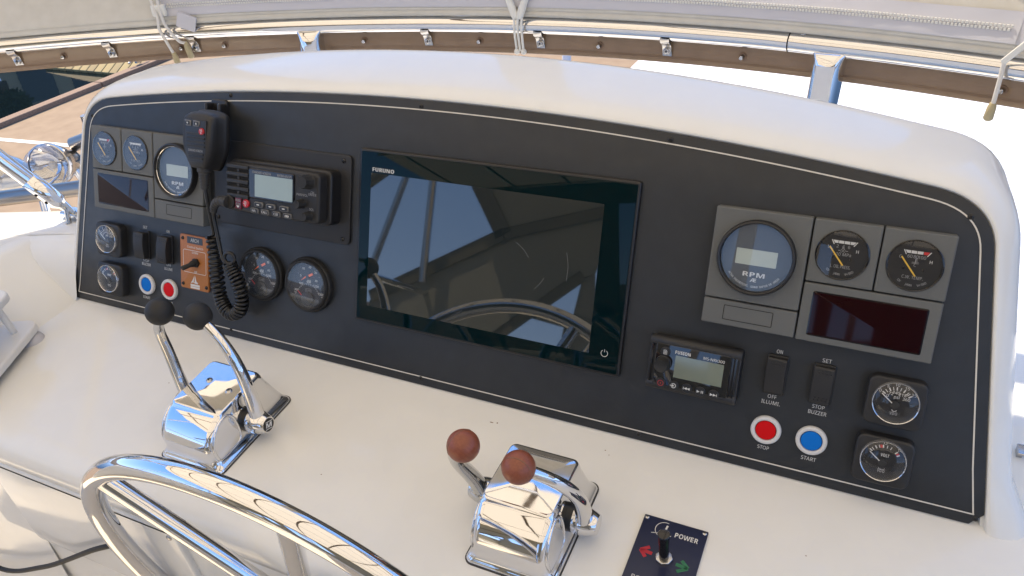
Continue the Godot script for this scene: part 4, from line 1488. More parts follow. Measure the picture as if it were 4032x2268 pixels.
func switches():
	rocker(0.4020, -0.0755, "black rocker switch under the word ON at the right", 0.5, 0.25)
	rocker(0.4538, -0.0755, "black rocker switch under the word SET at the right", 0.0, 0.30)
	rocker(-0.6280, -0.0755, "black rocker switch under the word SET at the left", 0.25, 1.0)
	rocker(-0.5755, -0.0755, "black rocker switch under the word ON at the left", -0.25, 1.0)
	push_button(0.4011, -0.1460, "round red button in a white ring above STOP at the right", M.redbutton)
	push_button(0.4530, -0.1460, "round blue button in a white ring above START at the right", M.bluebutton)
	push_button(-0.6255, -0.1444, "round blue button in a white ring above START at the left", M.bluebutton)
	push_button(-0.5735, -0.1443, "round red button in a white ring behind the black throttle ball", M.redbutton)
	for q in [["ON", 0.402, -0.0473], ["SET", 0.4541, -0.0473], ["OFF", 0.4017, -0.1036], ["ILLUMI.", 0.4013, -0.1113], ["STOP", 0.4539, -0.1040], ["BUZZER", 0.4536, -0.1114], ["STOP", 0.4013, -0.1694], ["START", 0.4533, -0.1698], ["SET", -0.6272, -0.0457], ["ON", -0.5745, -0.0456], ["STOP", -0.6273, -0.1032], ["BUZZER", -0.6273, -0.1096], ["OFF", -0.5749, -0.1026], ["ILLUMI", -0.5761, -0.1097], ["START", -0.6290, -0.1684], ["STOP", -0.5750, -0.1684]]:
		words_on_panel(q[0], 0.0046, q[1], q[2], q[0].length() * 0.00335 - (0.002 if "I" in q[0] else 0.0))
	# copper-coloured arch switch plate
	var o = thing("arch_switch", "copper coloured arch control switch plate with a black toggle", "switch", pan(-0.5147, -0.0888))
	part("plate", slab(rrect(0.0605, 0.0905, 0.0030), 0.0, 0.0032, 0.0006), M.orangeplate, o)
	part("label_tape", slab(rrect(0.0335, 0.0112, 0.0004, 2), 0.0032, 0.0036), M.labelblue, o, off(0.0023, 0.0373))
	text(o, "ARCH", 0.0058, 0.0023, 0.0373, 0.0037, M.print, 0.0170)
	text(o, "Control Switch", 0.0036, 0.0025, 0.0256, 0.0033, M.print, 0.0345)
	var st = mb()
	ribbon(st, rrect_line(0.0490, 0.0375, 0.0030), 0.0008, 0.0034)
	part("frame_line", st, M.print, o, off(0.0010, 0.0016))
	text(o, "DOWN", 0.0026, 0.0020, 0.0168, 0.0033, M.print, 0.0130)
	text(o, "UP", 0.0024, 0.0030, -0.0150, 0.0033, M.print)
	st = mb()
	plate(st, PackedVector2Array([Vector2(-0.0070, -0.0345), Vector2(-0.0020, -0.0330), Vector2(-0.0008, -0.0225), Vector2(-0.0035, -0.0280)]), 0.0032, 0.0034)
	plate(st, PackedVector2Array([Vector2(0.0002, -0.0345), Vector2(0.0085, -0.0335), Vector2(0.0040, -0.0310), Vector2(0.0008, -0.0205)]), 0.0032, 0.0034)
	ribbon(st, curve_pts([Vector2(-0.0075, -0.0345), Vector2(-0.0045, -0.0318), Vector2(0.0, -0.0335), Vector2(0.0070, -0.0345)], 12), 0.0012, 0.0035)
	part("sail_emblem", st, M.print, o)
	part("maker_label", slab(rrect(0.0200, 0.0034, 0.0002, 1), 0.0032, 0.0034), M.print, o, off(0.0012, -0.0380))
	part("maker_label", slab(rrect(0.0200, 0.0030, 0.0002, 1), 0.0032, 0.0034), M.print, o, off(0.0012, -0.0419))
	for q in [[-0.0238, 0.0387], [-0.0247, -0.0380], [0.0260, -0.0377]]:
		screw(o, off(q[0], q[1], 0.0032), 0.0030, M.blackgloss)
	var nut = mb()
	plate(nut, circle(0.0078, 6), 0.0032, 0.0080, 0.0008)
	part("hex_nut", nut, M.rubber, o, off(0.0045, 0.0010))
	part("toggle", tube(mb(), [Vector3(0.0045, 0.001, 0.006), Vector3(0.0035, 0.000, 0.012), Vector3(0.0020, -0.0015, 0.015), Vector3(-0.0012, -0.0050, 0.0265), Vector3(-0.0014, -0.0053, 0.0275)], [0.0055, 0.0052, 0.0036, 0.0040, 0.0030], 16), M.rubber, o)

# ---------------------------------------------------------------- chart display
func chart_display():
	var o = thing("chart_display", "large dark glossy chart display switched off in the middle of the dashboard", "display", pan(0.0112, 0.0052))
	part("frame", slab(rrect(0.4080, 0.2510, 0.0035), 0.0, 0.0075, 0.0022), M.black, o)
	part("glass", slab(rrect(0.4010, 0.2440, 0.0020), 0.0070, 0.0084, 0.0004), M.screenborder, o)
	part("screen", slab(rrect(0.3442, 0.1936, 0.0006, 2), 0.0083, 0.0086), M.screen, o, off(-0.0112, -0.0040))
	text(o, "FURUNO", 0.0052, -0.0112 - 0.1525, 0.0975, 0.0085, M.print, 0.0355, 0.0, true)
	var sc = mb()
	for q in [[0.046, 0.028, 0.066, 0.010], [0.118, 0.025, 0.121, -0.012], [0.078, -0.030, 0.090, -0.013], [-0.132, -0.062, -0.105, -0.064]]:
		ribbon(sc, curve_pts([Vector2(q[0], q[1]), Vector2((q[0] + q[2]) / 2 + 0.002, (q[1] + q[3]) / 2 + 0.001), Vector2(q[2], q[3])], 8), 0.00022, 0.0088)
	part("scratches", sc, M.printdim, o)
	var st = mb()
	ribbon(st, arc(0.0044, -235, 55, 24), 0.0007, 0.0087)
	ribbon(st, [Vector2(0, 0.0015), Vector2(0, 0.0052)], 0.0007, 0.0087)
	part("power_symbol", st, M.print, o, off(0.1820, -0.0968))

# ---------------------------------------------------------------- radio on its mounting plate
func radio():
	var pl = thing("radio_plate", "matt black mounting plate screwed on behind the radio", "plate", pan(-0.3385, 0.0522))
	part("plate", slab(rrect(0.2590, 0.1300, 0.007), 0.0, 0.0045, 0.001), M.blacksatin, pl)
	for q in [[0.1165, 0.0565], [0.1175, -0.0575], [-0.1215, -0.0567], [-0.1215, 0.0565]]:
		screw(pl, off(q[0], q[1], 0.0045), 0.0034, M.blackgloss)
	var o = thing("marine_radio", "black marine radio with a pale screen and three knobs", "radio", pan(-0.3190, 0.0546))
	part("flange", slab(rrect(0.1860, 0.0800, 0.010), 0.0045, 0.0270, 0.003), M.black, o)
	part("body", slab(rrect(0.1700, 0.0725, 0.008), 0.0200, 0.0440, 0.004), M.blacksatin, o)
	var Z = 0.0440
	part("screen_surround", slab(rrect(0.0830, 0.0440, 0.003), Z - 0.001, Z + 0.0022, 0.0012), M.blackgloss, o, off(0.0005, 0.0092))
	part("screen_glass", slab(rrect(0.0775, 0.0400, 0.001), Z + 0.002, Z + 0.0026), M.screenblue, o, off(0.0005, 0.0094))
	part("screen", slab(rrect(0.0690, 0.0325, 0.0005, 1), Z + 0.0025, Z + 0.0028), M.lcd, o, off(0.0058, 0.0072))
	text(o, "STANDARD HORIZON", 0.0018, -0.0160, 0.0262, Z + 0.0027, M.printdim, 0.0345)
	text(o, "MATRIX AIS/GPS", 0.0018, 0.0255, 0.0262, Z + 0.0027, M.printdim, 0.026)
	for q in [[0.0668, 0.0234, 0.0100, 0.016], [0.0554, -0.0093, 0.0066, 0.013], [0.0678, -0.0258, 0.0066, 0.013]]:
		var st = mb()
		var n = 40
		var rows = []
		for k in [[1.12, 0.0], [1.0, 0.0015], [0.94, q[3] * 0.85], [0.86, q[3]]]:
			var row = PackedVector3Array()
			for i in n:
				var a = TAU * i / n
				var rr = q[2] * k[0] * (1.0 - (0.07 if (i / 2) % 2 == 0 and k[1] > 0.001 else 0.0))
				row.append(Vector3(cos(a) * rr, sin(a) * rr, Z + k[1]))
			rows.append(row)
		grid(st, rows, true)
		var last = rows[3]
		st.set_smooth_group(4)
		for i in n: tri(st, Vector3(0, 0, Z + q[3]), last[i], last[(i + 1) % n])
		var kn = part("knob", st, M.rubber, o, off(q[0], q[1]))
		if q[2] < 0.009:
			part("pointer_line", boxed(Vector3(0, q[2] * 0.5, Z + q[3] + 0.0001), Vector3(0.0006, q[2] * 0.7, 0.0003)), M.seam, kn)
	text(o, "CH", 0.0021, 0.0735, 0.0085, Z + 0.0002, M.printdim)
	text(o, "ENTER", 0.0019, 0.0735, 0.0055, Z + 0.0002, M.printdim)
	text(o, "PWR/VOL", 0.0022, 0.0555, 0.0032, Z + 0.0002, M.printdim)
	text(o, "SQL", 0.0020, 0.0725, -0.0155, Z + 0.0002, M.printdim)
	for x in [-0.0222, 0.0003, 0.0248]:
		var b = part("key", slab(rrect(0.0165, 0.0078, 0.0028), Z - 0.001, Z + 0.0030, 0.0014), M.keygrey, o, off(x, -0.0208))
		part("key_face", slab(rrect(0.0135, 0.0056, 0.0018), Z + 0.003, Z + 0.0034, 0.0002), M.black, b)
		part("key_mark", boxed(Vector3(0, 0, Z + 0.0035), Vector3(0.0045, 0.0014, 0.0004)), M.print, b)
	var k = 0
	for q in [[-0.0302, "H/L"], [-0.0108, "CALL"], [0.0105, "CLR"], [0.0307, "AUD"]]:
		var b = part("key", slab(rrect(0.0150, 0.0080, 0.0028), Z - 0.001, Z + 0.0026, 0.0014), M.keygrey, o, off(q[0], -0.0306))
		part("key_face", slab(rrect(0.0125, 0.0060, 0.0018), Z + 0.0026, Z + 0.0030, 0.0002), M.black, b)
		if k == 3:
			part("key_label", boxed(Vector3(0, 0, Z + 0.0031), Vector3(0.0075, 0.0032, 0.0002)), M.print, b)
		text(b, q[1], 0.0022, 0, 0.0002, Z + 0.0032, M.seam if k == 3 else M.print)
		k += 1
	part("channel_key", lathed([Vector2(0.0062, Z - 0.001), Vector2(0.0062, Z + 0.002), Vector2(0.0052, Z + 0.0032), Vector2(0, Z + 0.0036)], 28), M.redkey, o, off(-0.0464, -0.0222))
	text(o, "16", 0.0026, -0.0464, -0.0200, Z + 0.0036, M.print)
	text(o, "9", 0.0024, -0.0464, -0.0244, Z + 0.0036, M.print)
	part("channel_line", boxed(Vector3(-0.0464, -0.0222, Z + 0.0037), Vector3(0.006, 0.0004, 0.0002)), M.print, o)
	var dk = part("distress_key", slab(rrect(0.0125, 0.0175, 0.0012), Z - 0.001, Z + 0.0022, 0.0008), M.redclear, o, off(-0.0612, -0.0232))
	text(dk, "DISTRESS", 0.0017, 0, 0.0040, Z + 0.0023, M.printdim, 0.0095)
	text(dk, "PULL DOWN", 0.0014, 0, -0.0016, Z + 0.0023, M.printdim, 0.0085)
	part("arrow", plate(mb(), PackedVector2Array([Vector2(-0.0030, -0.0038), Vector2(0, -0.0070), Vector2(0.0030, -0.0038)]), Z + 0.0022, Z + 0.0024), M.print, dk)
	# speaker slats
	part("speaker_recess", slab(rrect(0.0420, 0.0500, 0.004), Z - 0.001, Z + 0.0003), M.seam, o, off(-0.0625, 0.0090))
	for i in 5:
		part("speaker_slat", rboxed(Vector3(-0.0625, 0.0305 - i * 0.0108, Z + 0.0008), Vector3(0.0415, 0.0060, 0.0040), 0.0014), M.blacksatin, o)
		part("slat_bridge", rboxed(Vector3(-0.0625 + 0.0012, 0.0305 - i * 0.0108 - 0.0054, Z + 0.0002), Vector3(0.0040, 0.0056, 0.0028), 0.0008), M.blacksatin, o)
	# socket of the microphone lead
	part("lead_socket", lathed([Vector2(0.0105, Z - 0.002), Vector2(0.0105, Z + 0.004), Vector2(0.0090, Z + 0.0055), Vector2(0.0, Z + 0.006)], 28), M.rubber, o, off(-0.0775, -0.0235))

# ---------------------------------------------------------------- hanging microphone and its coiled lead
func microphone():
	var cl = thing("microphone_clip", "small black clip screwed to the panel above the microphone", "clip", pan(-0.4560, 0.1640))
	part("clip_plate", slab(rrect(0.032, 0.026, 0.006), 0.0, 0.006, 0.002), M.black, cl)
	for s in [-1, 1]: part("clip_cheek", rboxed(Vector3(0.013 * s, -0.004, 0.011), Vector3(0.006, 0.022, 0.018), 0.0028), M.black, cl)
	screw(cl, off(0.001, 0.004, 0.006), 0.0026, M.steel)
	var o = thing("hand_microphone", "black hand microphone with a red button hanging on its clip", "microphone", pan(-0.4475, 0.1180))
	var f = [Vector2(0.0140, -0.0440), Vector2(0.0172, -0.0405), Vector2(0.0262, -0.0215), Vector2(0.0290, -0.0100), Vector2(0.0300, 0.005), Vector2(0.0300, 0.030), Vector2(0.0285, 0.0350), Vector2(0.022, 0.0385), Vector2(0.012, 0.0405), Vector2(0.0, 0.0412)]
	var poly = PackedVector2Array()
	var right = []
	for i in f.size() - 1:
		for j in 3: right.append(f[i].lerp(f[i + 1], j / 3.0))
	right.append(f[f.size() - 1])
	for v in right: poly.append(v)
	for i in range(right.size() - 2, -1, -1): poly.append(Vector2(-right[i].x, right[i].y))
	var st = mb()
	var rows = []
	for k in [[0.90, 0.022], [1.01, 0.0225], [1.05, 0.025], [1.06, 0.030], [1.03, 0.033], [1.0, 0.034], [0.985, 0.048], [0.96, 0.0545], [0.915, 0.0585], [0.86, 0.060]]:
		var row = PackedVector3Array()
		for v in poly: row.append(Vector3(v.x * k[0], v.y * k[0] + (0.0), k[1] - 0.004 * maxf(0.0, v.y / 0.0412) * (1.0 if k[1] > 0.05 else 0.0)))
		rows.append(row)
	grid(st, rows, true)
	var last = rows[rows.size() - 1]
	for i in last.size(): tri(st, Vector3(0, 0, 0.0598), last[i], last[(i + 1) % last.size()])
	part("shell", st, M.blacksatin, o)
	var zf = 0.0602
	part("face_panel", slab(PackedVector2Array([Vector2(-0.0135, -0.0330), Vector2(0.0135, -0.0330), Vector2(0.0195, -0.0160), Vector2(0.0205, 0.0290), Vector2(-0.0205, 0.0290), Vector2(-0.0195, -0.0160)]), 0.0580, zf, 0.0006), M.black, o)
	for i in 7:
		if i == 4: continue
		part("rib", rboxed(Vector3(0, 0.0085 - i * 0.0060, zf + 0.0004), Vector3(0.0360 - maxf(0, i - 3) * 0.003, 0.0034, 0.0026), 0.0010), M.blacksatin, o)
	text(o, "STANDARD HORIZON", 0.0020, 0, -0.0158, zf + 0.0012, M.printdim, 0.0285)
	for s in [-1, 1]:
		var key = part("channel_key", slab(PackedVector2Array([Vector2(-0.0062, 0.0035), Vector2(-0.0062 if s > 0 else -0.0040, -0.0040), Vector2(0.0040 if s > 0 else 0.0062, -0.0040), Vector2(0.0062, 0.0), Vector2(0.0062, 0.0040), Vector2(-0.0062, 0.0045)]), zf - 0.001, zf + 0.0014, 0.0008), M.keygrey, o, off(0.0085 * s - 0.0055, 0.0235))
		part("key_face", slab(rrect(0.0085, 0.0055, 0.001), zf + 0.0013, zf + 0.0018, 0.0003), M.black, key)
		part("arrow", plate(mb(), PackedVector2Array([Vector2(-0.0016, -0.0012 * s), Vector2(0, 0.0016 * s), Vector2(0.0016, -0.0012 * s)] if s < 0 else [Vector2(-0.0016, -0.0012), Vector2(0.0016, -0.0012), Vector2(0, 0.0016)]), zf + 0.0018, zf + 0.0021), M.print, key)
	var rb = part("red_key", lathed([Vector2(0.0052, zf - 0.001), Vector2(0.0052, zf + 0.0012), Vector2(0.0042, zf + 0.0022), Vector2(0, zf + 0.0025)], 28), M.redkey, o, off(0.0125, 0.0128))
	text(rb, "16", 0.0022, 0, 0.0018, zf + 0.0025, M.print)
	text(rb, "9", 0.0020, 0, -0.0019, zf + 0.0025, M.print)
	part("talk_key", rboxed(Vector3(-0.0285, 0.006, 0.044), Vector3(0.006, 0.040, 0.014), 0.0028), M.rubber, o)
	# ribbed strain relief below
	var prof = [Vector2(0.0105, -0.002), Vector2(0.0105, 0.004)]
	for i in 6:
		var r0 = 0.0084 - i * 0.0005
		prof.append(Vector2(r0, 0.006 + i * 0.0042))
		prof.append(Vector2(r0, 0.0085 + i * 0.0042))
		prof.append(Vector2(r0 - 0.0014, 0.0087 + i * 0.0042))
		prof.append(Vector2(r0 - 0.0014, 0.0100 + i * 0.0042))
	prof.append(Vector2(0, 0.031))
	part("strain_relief", lathed(prof, 20), M.strain, o, Transform3D(Basis(Vector3.RIGHT, PI / 2), Vector3(0.0015, -0.0435, 0.0460)))
	# the lead: straight, coiled, straight again up to the radio
	var c = thing("coiled_cord", "black coiled microphone cord looping down from the microphone to the radio", "cord", pan(0, 0))
	part("upper_lead", tube(mb(), curve_pts([Vector3(-0.4455, 0.0480, 0.0460), Vector3(-0.4435, 0.0250, 0.0430), Vector3(-0.4428, -0.0081, 0.0360), Vector3(-0.4440, -0.0250, 0.0310), Vector3(-0.4520, -0.0310, 0.0290), Vector3(-0.4590, -0.0345, 0.0270)], 30), 0.0030, 12), M.cordblack, c)
	var axis = curve_pts([Vector3(-0.4510, -0.0330, 0.026), Vector3(-0.4465, -0.0610, 0.026), Vector3(-0.4445, -0.0875, 0.026), Vector3(-0.4380, -0.1180, 0.0265), Vector3(-0.4300, -0.1385, 0.027), Vector3(-0.4135, -0.1510, 0.0275), Vector3(-0.3970, -0.1425, 0.0275), Vector3(-0.3905, -0.1235, 0.0275), Vector3(-0.3960, -0.0995, 0.0285), Vector3(-0.4055, -0.0805, 0.030), Vector3(-0.4125, -0.0690, 0.031)], 220)
	var pts = []
	var turns = 37.0
	var side = Vector3(0, 0, 1)
	var len_tot = 0.0
	for i in range(1, axis.size()): len_tot += axis[i].distance_to(axis[i - 1])
	var n = int(turns * 18)
	for i in n + 1:
		var f2 = float(i) / n * (axis.size() - 1)
		var k2 = mini(int(f2), axis.size() - 2)
		var p = axis[k2].lerp(axis[k2 + 1], f2 - k2)
		var d = (axis[k2 + 1] - axis[k2]).normalized()
		var u = (side - d * side.dot(d)).normalized()
		var w = d.cross(u)
		var a = TAU * turns * i / n
		var rr = 0.0088 * (1.0 + 0.05 * sin(i * 0.05))
		pts.append(p + (u * cos(a) + w * sin(a)) * rr)
	part("coil", tube(mb(), pts, 0.0026, 9), M.cordblack, c)
	var loop = []
	for i in 21:
		var a = TAU * i / 20.0
		loop.append(Vector3(-0.4055 + 0.0085 * cos(a), -0.0575 + 0.0085 * sin(a), 0.036 + 0.004 * sin(a * 0.5)))
	part("loose_loop", tube(mb(), loop, 0.0028, 10), M.cordblack, c)
	part("lower_lead", tube(mb(), curve_pts([Vector3(-0.4040, -0.0660, 0.036), Vector3(-0.4140, -0.0660, 0.037), Vector3(-0.4205, -0.0600, 0.037), Vector3(-0.4274, -0.0409, 0.036), Vector3(-0.4324, -0.0209, 0.036), Vector3(-0.4361, 0.0020, 0.038), Vector3(-0.4330, 0.0140, 0.041)], 40), 0.0030, 12), M.cordblack, c)
	var bp = curve_pts([Vector3(-0.4345, 0.0105, 0.0400), Vector3(-0.4310, 0.0185, 0.0430), Vector3(-0.4215, 0.0270, 0.0470), Vector3(-0.4080, 0.0315, 0.0500), Vector3(-0.3965, 0.0311, 0.0500)], 40)
	var rad = []
	for i in bp.size(): rad.append(lerpf(0.0052, 0.0088, i / 40.0) - (0.0014 if i % 5 in [0, 1] and i > 2 and i < 34 else 0.0))
	part("plug_boot", tube(mb(), bp, rad, 16), M.strain, c)

# ---------------------------------------------------------------- stereo remote
func stereo():
	var o = thing("stereo_remote", "small black stereo remote with a grey screen below the chart display's corner", "stereo", pan(0.3085, -0.0845))
	part("body", slab(rrect(0.1100, 0.0640, 0.005), 0.0, 0.0215, 0.0025), M.black, o)
	for s in [1, -1]:
		part("end_cap", tube(mb(), [Vector3(-0.0550, 0.0275 * s, 0.0165), Vector3(-0.0540, 0.0275 * s, 0.0165), Vector3(0.0540, 0.0275 * s, 0.0165), Vector3(0.0550, 0.0275 * s, 0.0165)], [0.0058, 0.0070, 0.0070, 0.0058], 18), M.blacksatin, o)
	for x in [-0.0505, 0.0495, 0.0455]:
		part("side_trim", boxed(Vector3(x, 0, 0.0215), Vector3(0.0022, 0.0500, 0.0024)), M.blackgloss, o)
	part("glass", slab(rrect(0.0900, 0.0520, 0.0012), 0.0205, 0.0235, 0.0004), M.stereoglass, o, off(-0.0012, 0.0))
	var Z = 0.0236
	part("screen", slab(rrect(0.0580, 0.0280, 0.0003, 1), Z - 0.0003, Z), M.lcdgreen, o, off(0.0072, 0.0005))
	text(o, "FUSION", 0.0040, -0.0135, 0.0185, Z, M.print, 0.0185, 0.0, true)
	text(o, "MS-NRX300", 0.0034, 0.0237, 0.0180, Z, M.print, 0.0250)
	part("dial_base", lathed([Vector2(0.0100, Z - 0.001), Vector2(0.0100, Z + 0.003), Vector2(0.0092, Z + 0.004), Vector2(0, Z + 0.004)], 36), M.black, o, off(-0.0355, 0.0015))
	part("dial_knob", lathed([Vector2(0.0086, Z + 0.003), Vector2(0.0084, Z + 0.0125), Vector2(0.0076, Z + 0.0140), Vector2(0.0064, Z + 0.0132), Vector2(0, Z + 0.0130)], 36), M.rubber, o, off(-0.0355, 0.0015))
	var marks = [[-0.0347, 0.0163], [-0.0357, -0.0238], [-0.0196, -0.0238], [-0.0033, -0.0239], [0.0130, -0.0241], [0.0289, -0.0244]]
	for i in 6:
		var q = marks[i]
		var b = part("key", lathed([Vector2(0.0062, Z - 0.0005), Vector2(0.0062, Z + 0.0006), Vector2(0.0056, Z + 0.0012), Vector2(0, Z + 0.0012)], 28), M.black, o, off(q[0], q[1]))
		var st = mb()
		var z = Z + 0.0013
		if i == 0:
			ribbon(st, [Vector2(-0.0018, -0.0026), Vector2(-0.0018, 0.0026), Vector2(0.0008, 0.0026), Vector2(0.0020, 0.0014), Vector2(0.0020, -0.0026), Vector2(-0.0018, -0.0026)], 0.0006, z)
			for j in 3: bar2(st, Vector2(-0.0010, 0.0012 - j * 0.0012), Vector2(0.0012, 0.0012 - j * 0.0012), 0.0005, z)
		elif i == 1:
			ribbon(st, arc(0.0034, 0, 360, 28), 0.0007, z)
			bar2(st, Vector2(0, -0.0012), Vector2(0, 0.0012), 0.0007, z)
		elif i == 2:
			ribbon(st, arc(0.0027, -150, 150, 24), 0.0008, z)
			bar2(st, Vector2(-0.0042, 0), Vector2(-0.0010, 0), 0.0009, z)
			plate(st, PackedVector2Array([Vector2(-0.0014, -0.0016), Vector2(0.0010, 0), Vector2(-0.0014, 0.0016)]), z, z + 0.0004)
		elif i == 3:
			bar2(st, Vector2(-0.0040, -0.0015), Vector2(-0.0040, 0.0015), 0.0007, z)
			for j in 2: plate(st, PackedVector2Array([Vector2(-0.0034 + j * 0.0036, 0), Vector2(0.0002 + j * 0.0036, -0.0016), Vector2(0.0002 + j * 0.0036, 0.0016)]), z, z + 0.0004)
		elif i == 4:
			plate(st, PackedVector2Array([Vector2(-0.0040, -0.0016), Vector2(-0.0004, 0), Vector2(-0.0040, 0.0016)]), z, z + 0.0004)
			for j in 2: bar2(st, Vector2(0.0014 + j * 0.0018, -0.0016), Vector2(0.0014 + j * 0.0018, 0.0016), 0.0008, z)
		else:
			for j in 2: plate(st, PackedVector2Array([Vector2(-0.0040 + j * 0.0036, -0.0016), Vector2(-0.0004 + j * 0.0036, 0), Vector2(-0.0040 + j * 0.0036, 0.0016)]), z, z + 0.0004)
			bar2(st, Vector2(0.0038, -0.0015), Vector2(0.0038, 0.0015), 0.0007, z)
		part("key_symbol", st, M.redsymbol if i == 1 else M.print, b)

# ---------------------------------------------------------------- twin lever throttle controls on the shelf
func housing(o, high, lean):
	var st = mb()
	var rows = []
	# back t, front t, height at back, height at front, half width, corner radius
	var prof = [[0.0845, 0.2405, 0.0, 0.0, 0.0550, 0.010], [0.0848, 0.2402, 0.0025, 0.0025, 0.0548, 0.010], [0.0862, 0.2380, 0.0050, 0.0050, 0.0530, 0.010], [0.0890, 0.2355, 0.0100, 0.0095, 0.0498, 0.011], [0.0925, 0.2342, 0.0190, 0.0165, 0.0475, 0.011], [0.0985, 0.2342, 0.0340, 0.0240, 0.0462, 0.011], [0.1030, 0.2345, 0.0460, 0.0305, 0.0456, 0.011], [0.1055, 0.2338, 0.0520, 0.0345, 0.0452, 0.011], [0.1070, 0.2322, 0.0562, 0.0375, 0.0449, 0.011], [0.1078, 0.2304, 0.0583, 0.0410, 0.0447, 0.010], [0.1086, 0.2262, 0.0605, 0.0472, 0.0445, 0.010], [0.1094, 0.2198, 0.0628, 0.0543, 0.0443, 0.0095], [0.1101, 0.2120, 0.0648, 0.0604, 0.0441, 0.009], [0.1108, 0.2050, 0.0668, 0.0645, 0.0439, 0.009], [0.1116, 0.2030, 0.0688, 0.0656, 0.0436, 0.009], [0.1130, 0.2010, 0.0712, 0.0680, 0.0430, 0.008], [0.1148, 0.1995, 0.0727, 0.0698, 0.0421, 0.0075], [0.1165, 0.1975, 0.0733, 0.0703, 0.0412, 0.007]]
	for q in prof:
		var row = PackedVector3Array()
		for v in rrect(q[4] * 2, q[1] - q[0], q[5], 6):
			var t = (q[0] + q[1]) / 2 - v.y
			var f = (t - q[0]) / (q[1] - q[0])
			row.append(Vector3(v.x, lerpf(q[2], q[3], f) * high + lean * (0.5 - f) * smoothstep(0.04, 0.07, q[2]), t))
		rows.append(row)
	grid(st, rows, true)
	var last = rows[rows.size() - 1]
	var c = Vector3.ZERO
	for v in last: c += v / last.size()
	st.set_smooth_group(9)
	var inner = PackedVector3Array()
	var half = PackedVector3Array()
	for v in last:
		half.append(c.lerp(v, 0.66) + Vector3(0, 0.0007, 0))
		inner.append(c.lerp(v, 0.33) + Vector3(0, 0.0011, 0))
	grid(st, [last, half, inner], true)
	for i in last.size(): tri(st, c + Vector3(0, 0.0012, 0), inner[i], inner[(i + 1) % last.size()])
	part("housing", st, M.chrome, o)
	part("gasket", slab(rrect(0.1128, 0.1590, 0.0115), 0.0, 0.0012), M.strain, o, Transform3D(Basis(Vector3.RIGHT, -PI / 2), Vector3(0, 0, 0.1625)))
	for s in [-1, 1]:
		var bead = []
		for v in curve_pts([Vector2(0.2270, 0.0150), Vector2(0.2275, 0.0330), Vector2(0.2180, 0.0500), Vector2(0.2030, 0.0610), Vector2(0.1880, 0.0600), Vector2(0.1810, 0.0500), Vector2(0.1800, 0.0300), Vector2(0.1850, 0.0150), Vector2(0.2050, 0.0120), Vector2(0.2240, 0.0125)], 44):
			bead.append(Vector3(s * (0.0478 - v.y * 0.058), v.y, v.x))
		part("side_bead", tube(mb(), bead, 0.0021, 10, true), M.chrome, o)

func lever(o, side, pts, rad, ballm, ballr, worn, emblem):
	var lv = part("lever", tube(mb(), curve_pts(pts, 36), rad, 20), M.chromeworn if worn else M.chrome, o)
	var b0 = Vector3(0.046 * side, 0.028, 0.160)
	var turn = Transform3D(Basis(Vector3.UP, PI / 2 * side), b0)
	part("pivot_gap", lathed([Vector2(0.0165, -0.002), Vector2(0.0165, 0.006), Vector2(0, 0.006)], 32), M.black, o, turn)
	part("pivot_boss", lathed([Vector2(0.0150, 0.004), Vector2(0.0170, 0.008), Vector2(0.0172, 0.016), Vector2(0.0155, 0.025), Vector2(0.0122, 0.0335), Vector2(0.0115, 0.0345), Vector2(0, 0.0348)], 36), M.chromeworn if worn else M.chrome, o, turn)
	if emblem:
		var e = part("emblem", lathed([Vector2(0.0095, 0.0346), Vector2(0.0095, 0.0354), Vector2(0, 0.0355)], 28), M.black, o, turn)
		text(e, "M", 0.0070, 0, 0, 0.0357, M.lampwhite, 0.0105, -20.0, true)
		for s in [-1, 1]:
			part("emblem_line", boxed(Vector3(0, 0.0055 * s, 0.0357), Vector3(0.0125, 0.0009, 0.0003)), M.lampwhite, e, turned(0, 0, 0, Vector3(0, 0, 1), -20))
	var end = pts[pts.size() - 1]
	var kn = part("knob", ball(ballr, 24), ballm, o, Transform3D(Basis.from_euler(Vector3(0.6, 0.3 + side, 0.2)), end))
	if ballm == M.wood:
		var ring = []
		for i in 48: ring.append(Vector3(cos(TAU * i / 48) * ballr * 0.955, ballr * 0.30, sin(TAU * i / 48) * ballr * 0.955))
		part("seam_line", tube(mb(), ring, 0.00035, 6, true), M.timber, kn, Transform3D(Basis.from_euler(Vector3(0.4, 0.0, 1.1)), Vector3.ZERO))

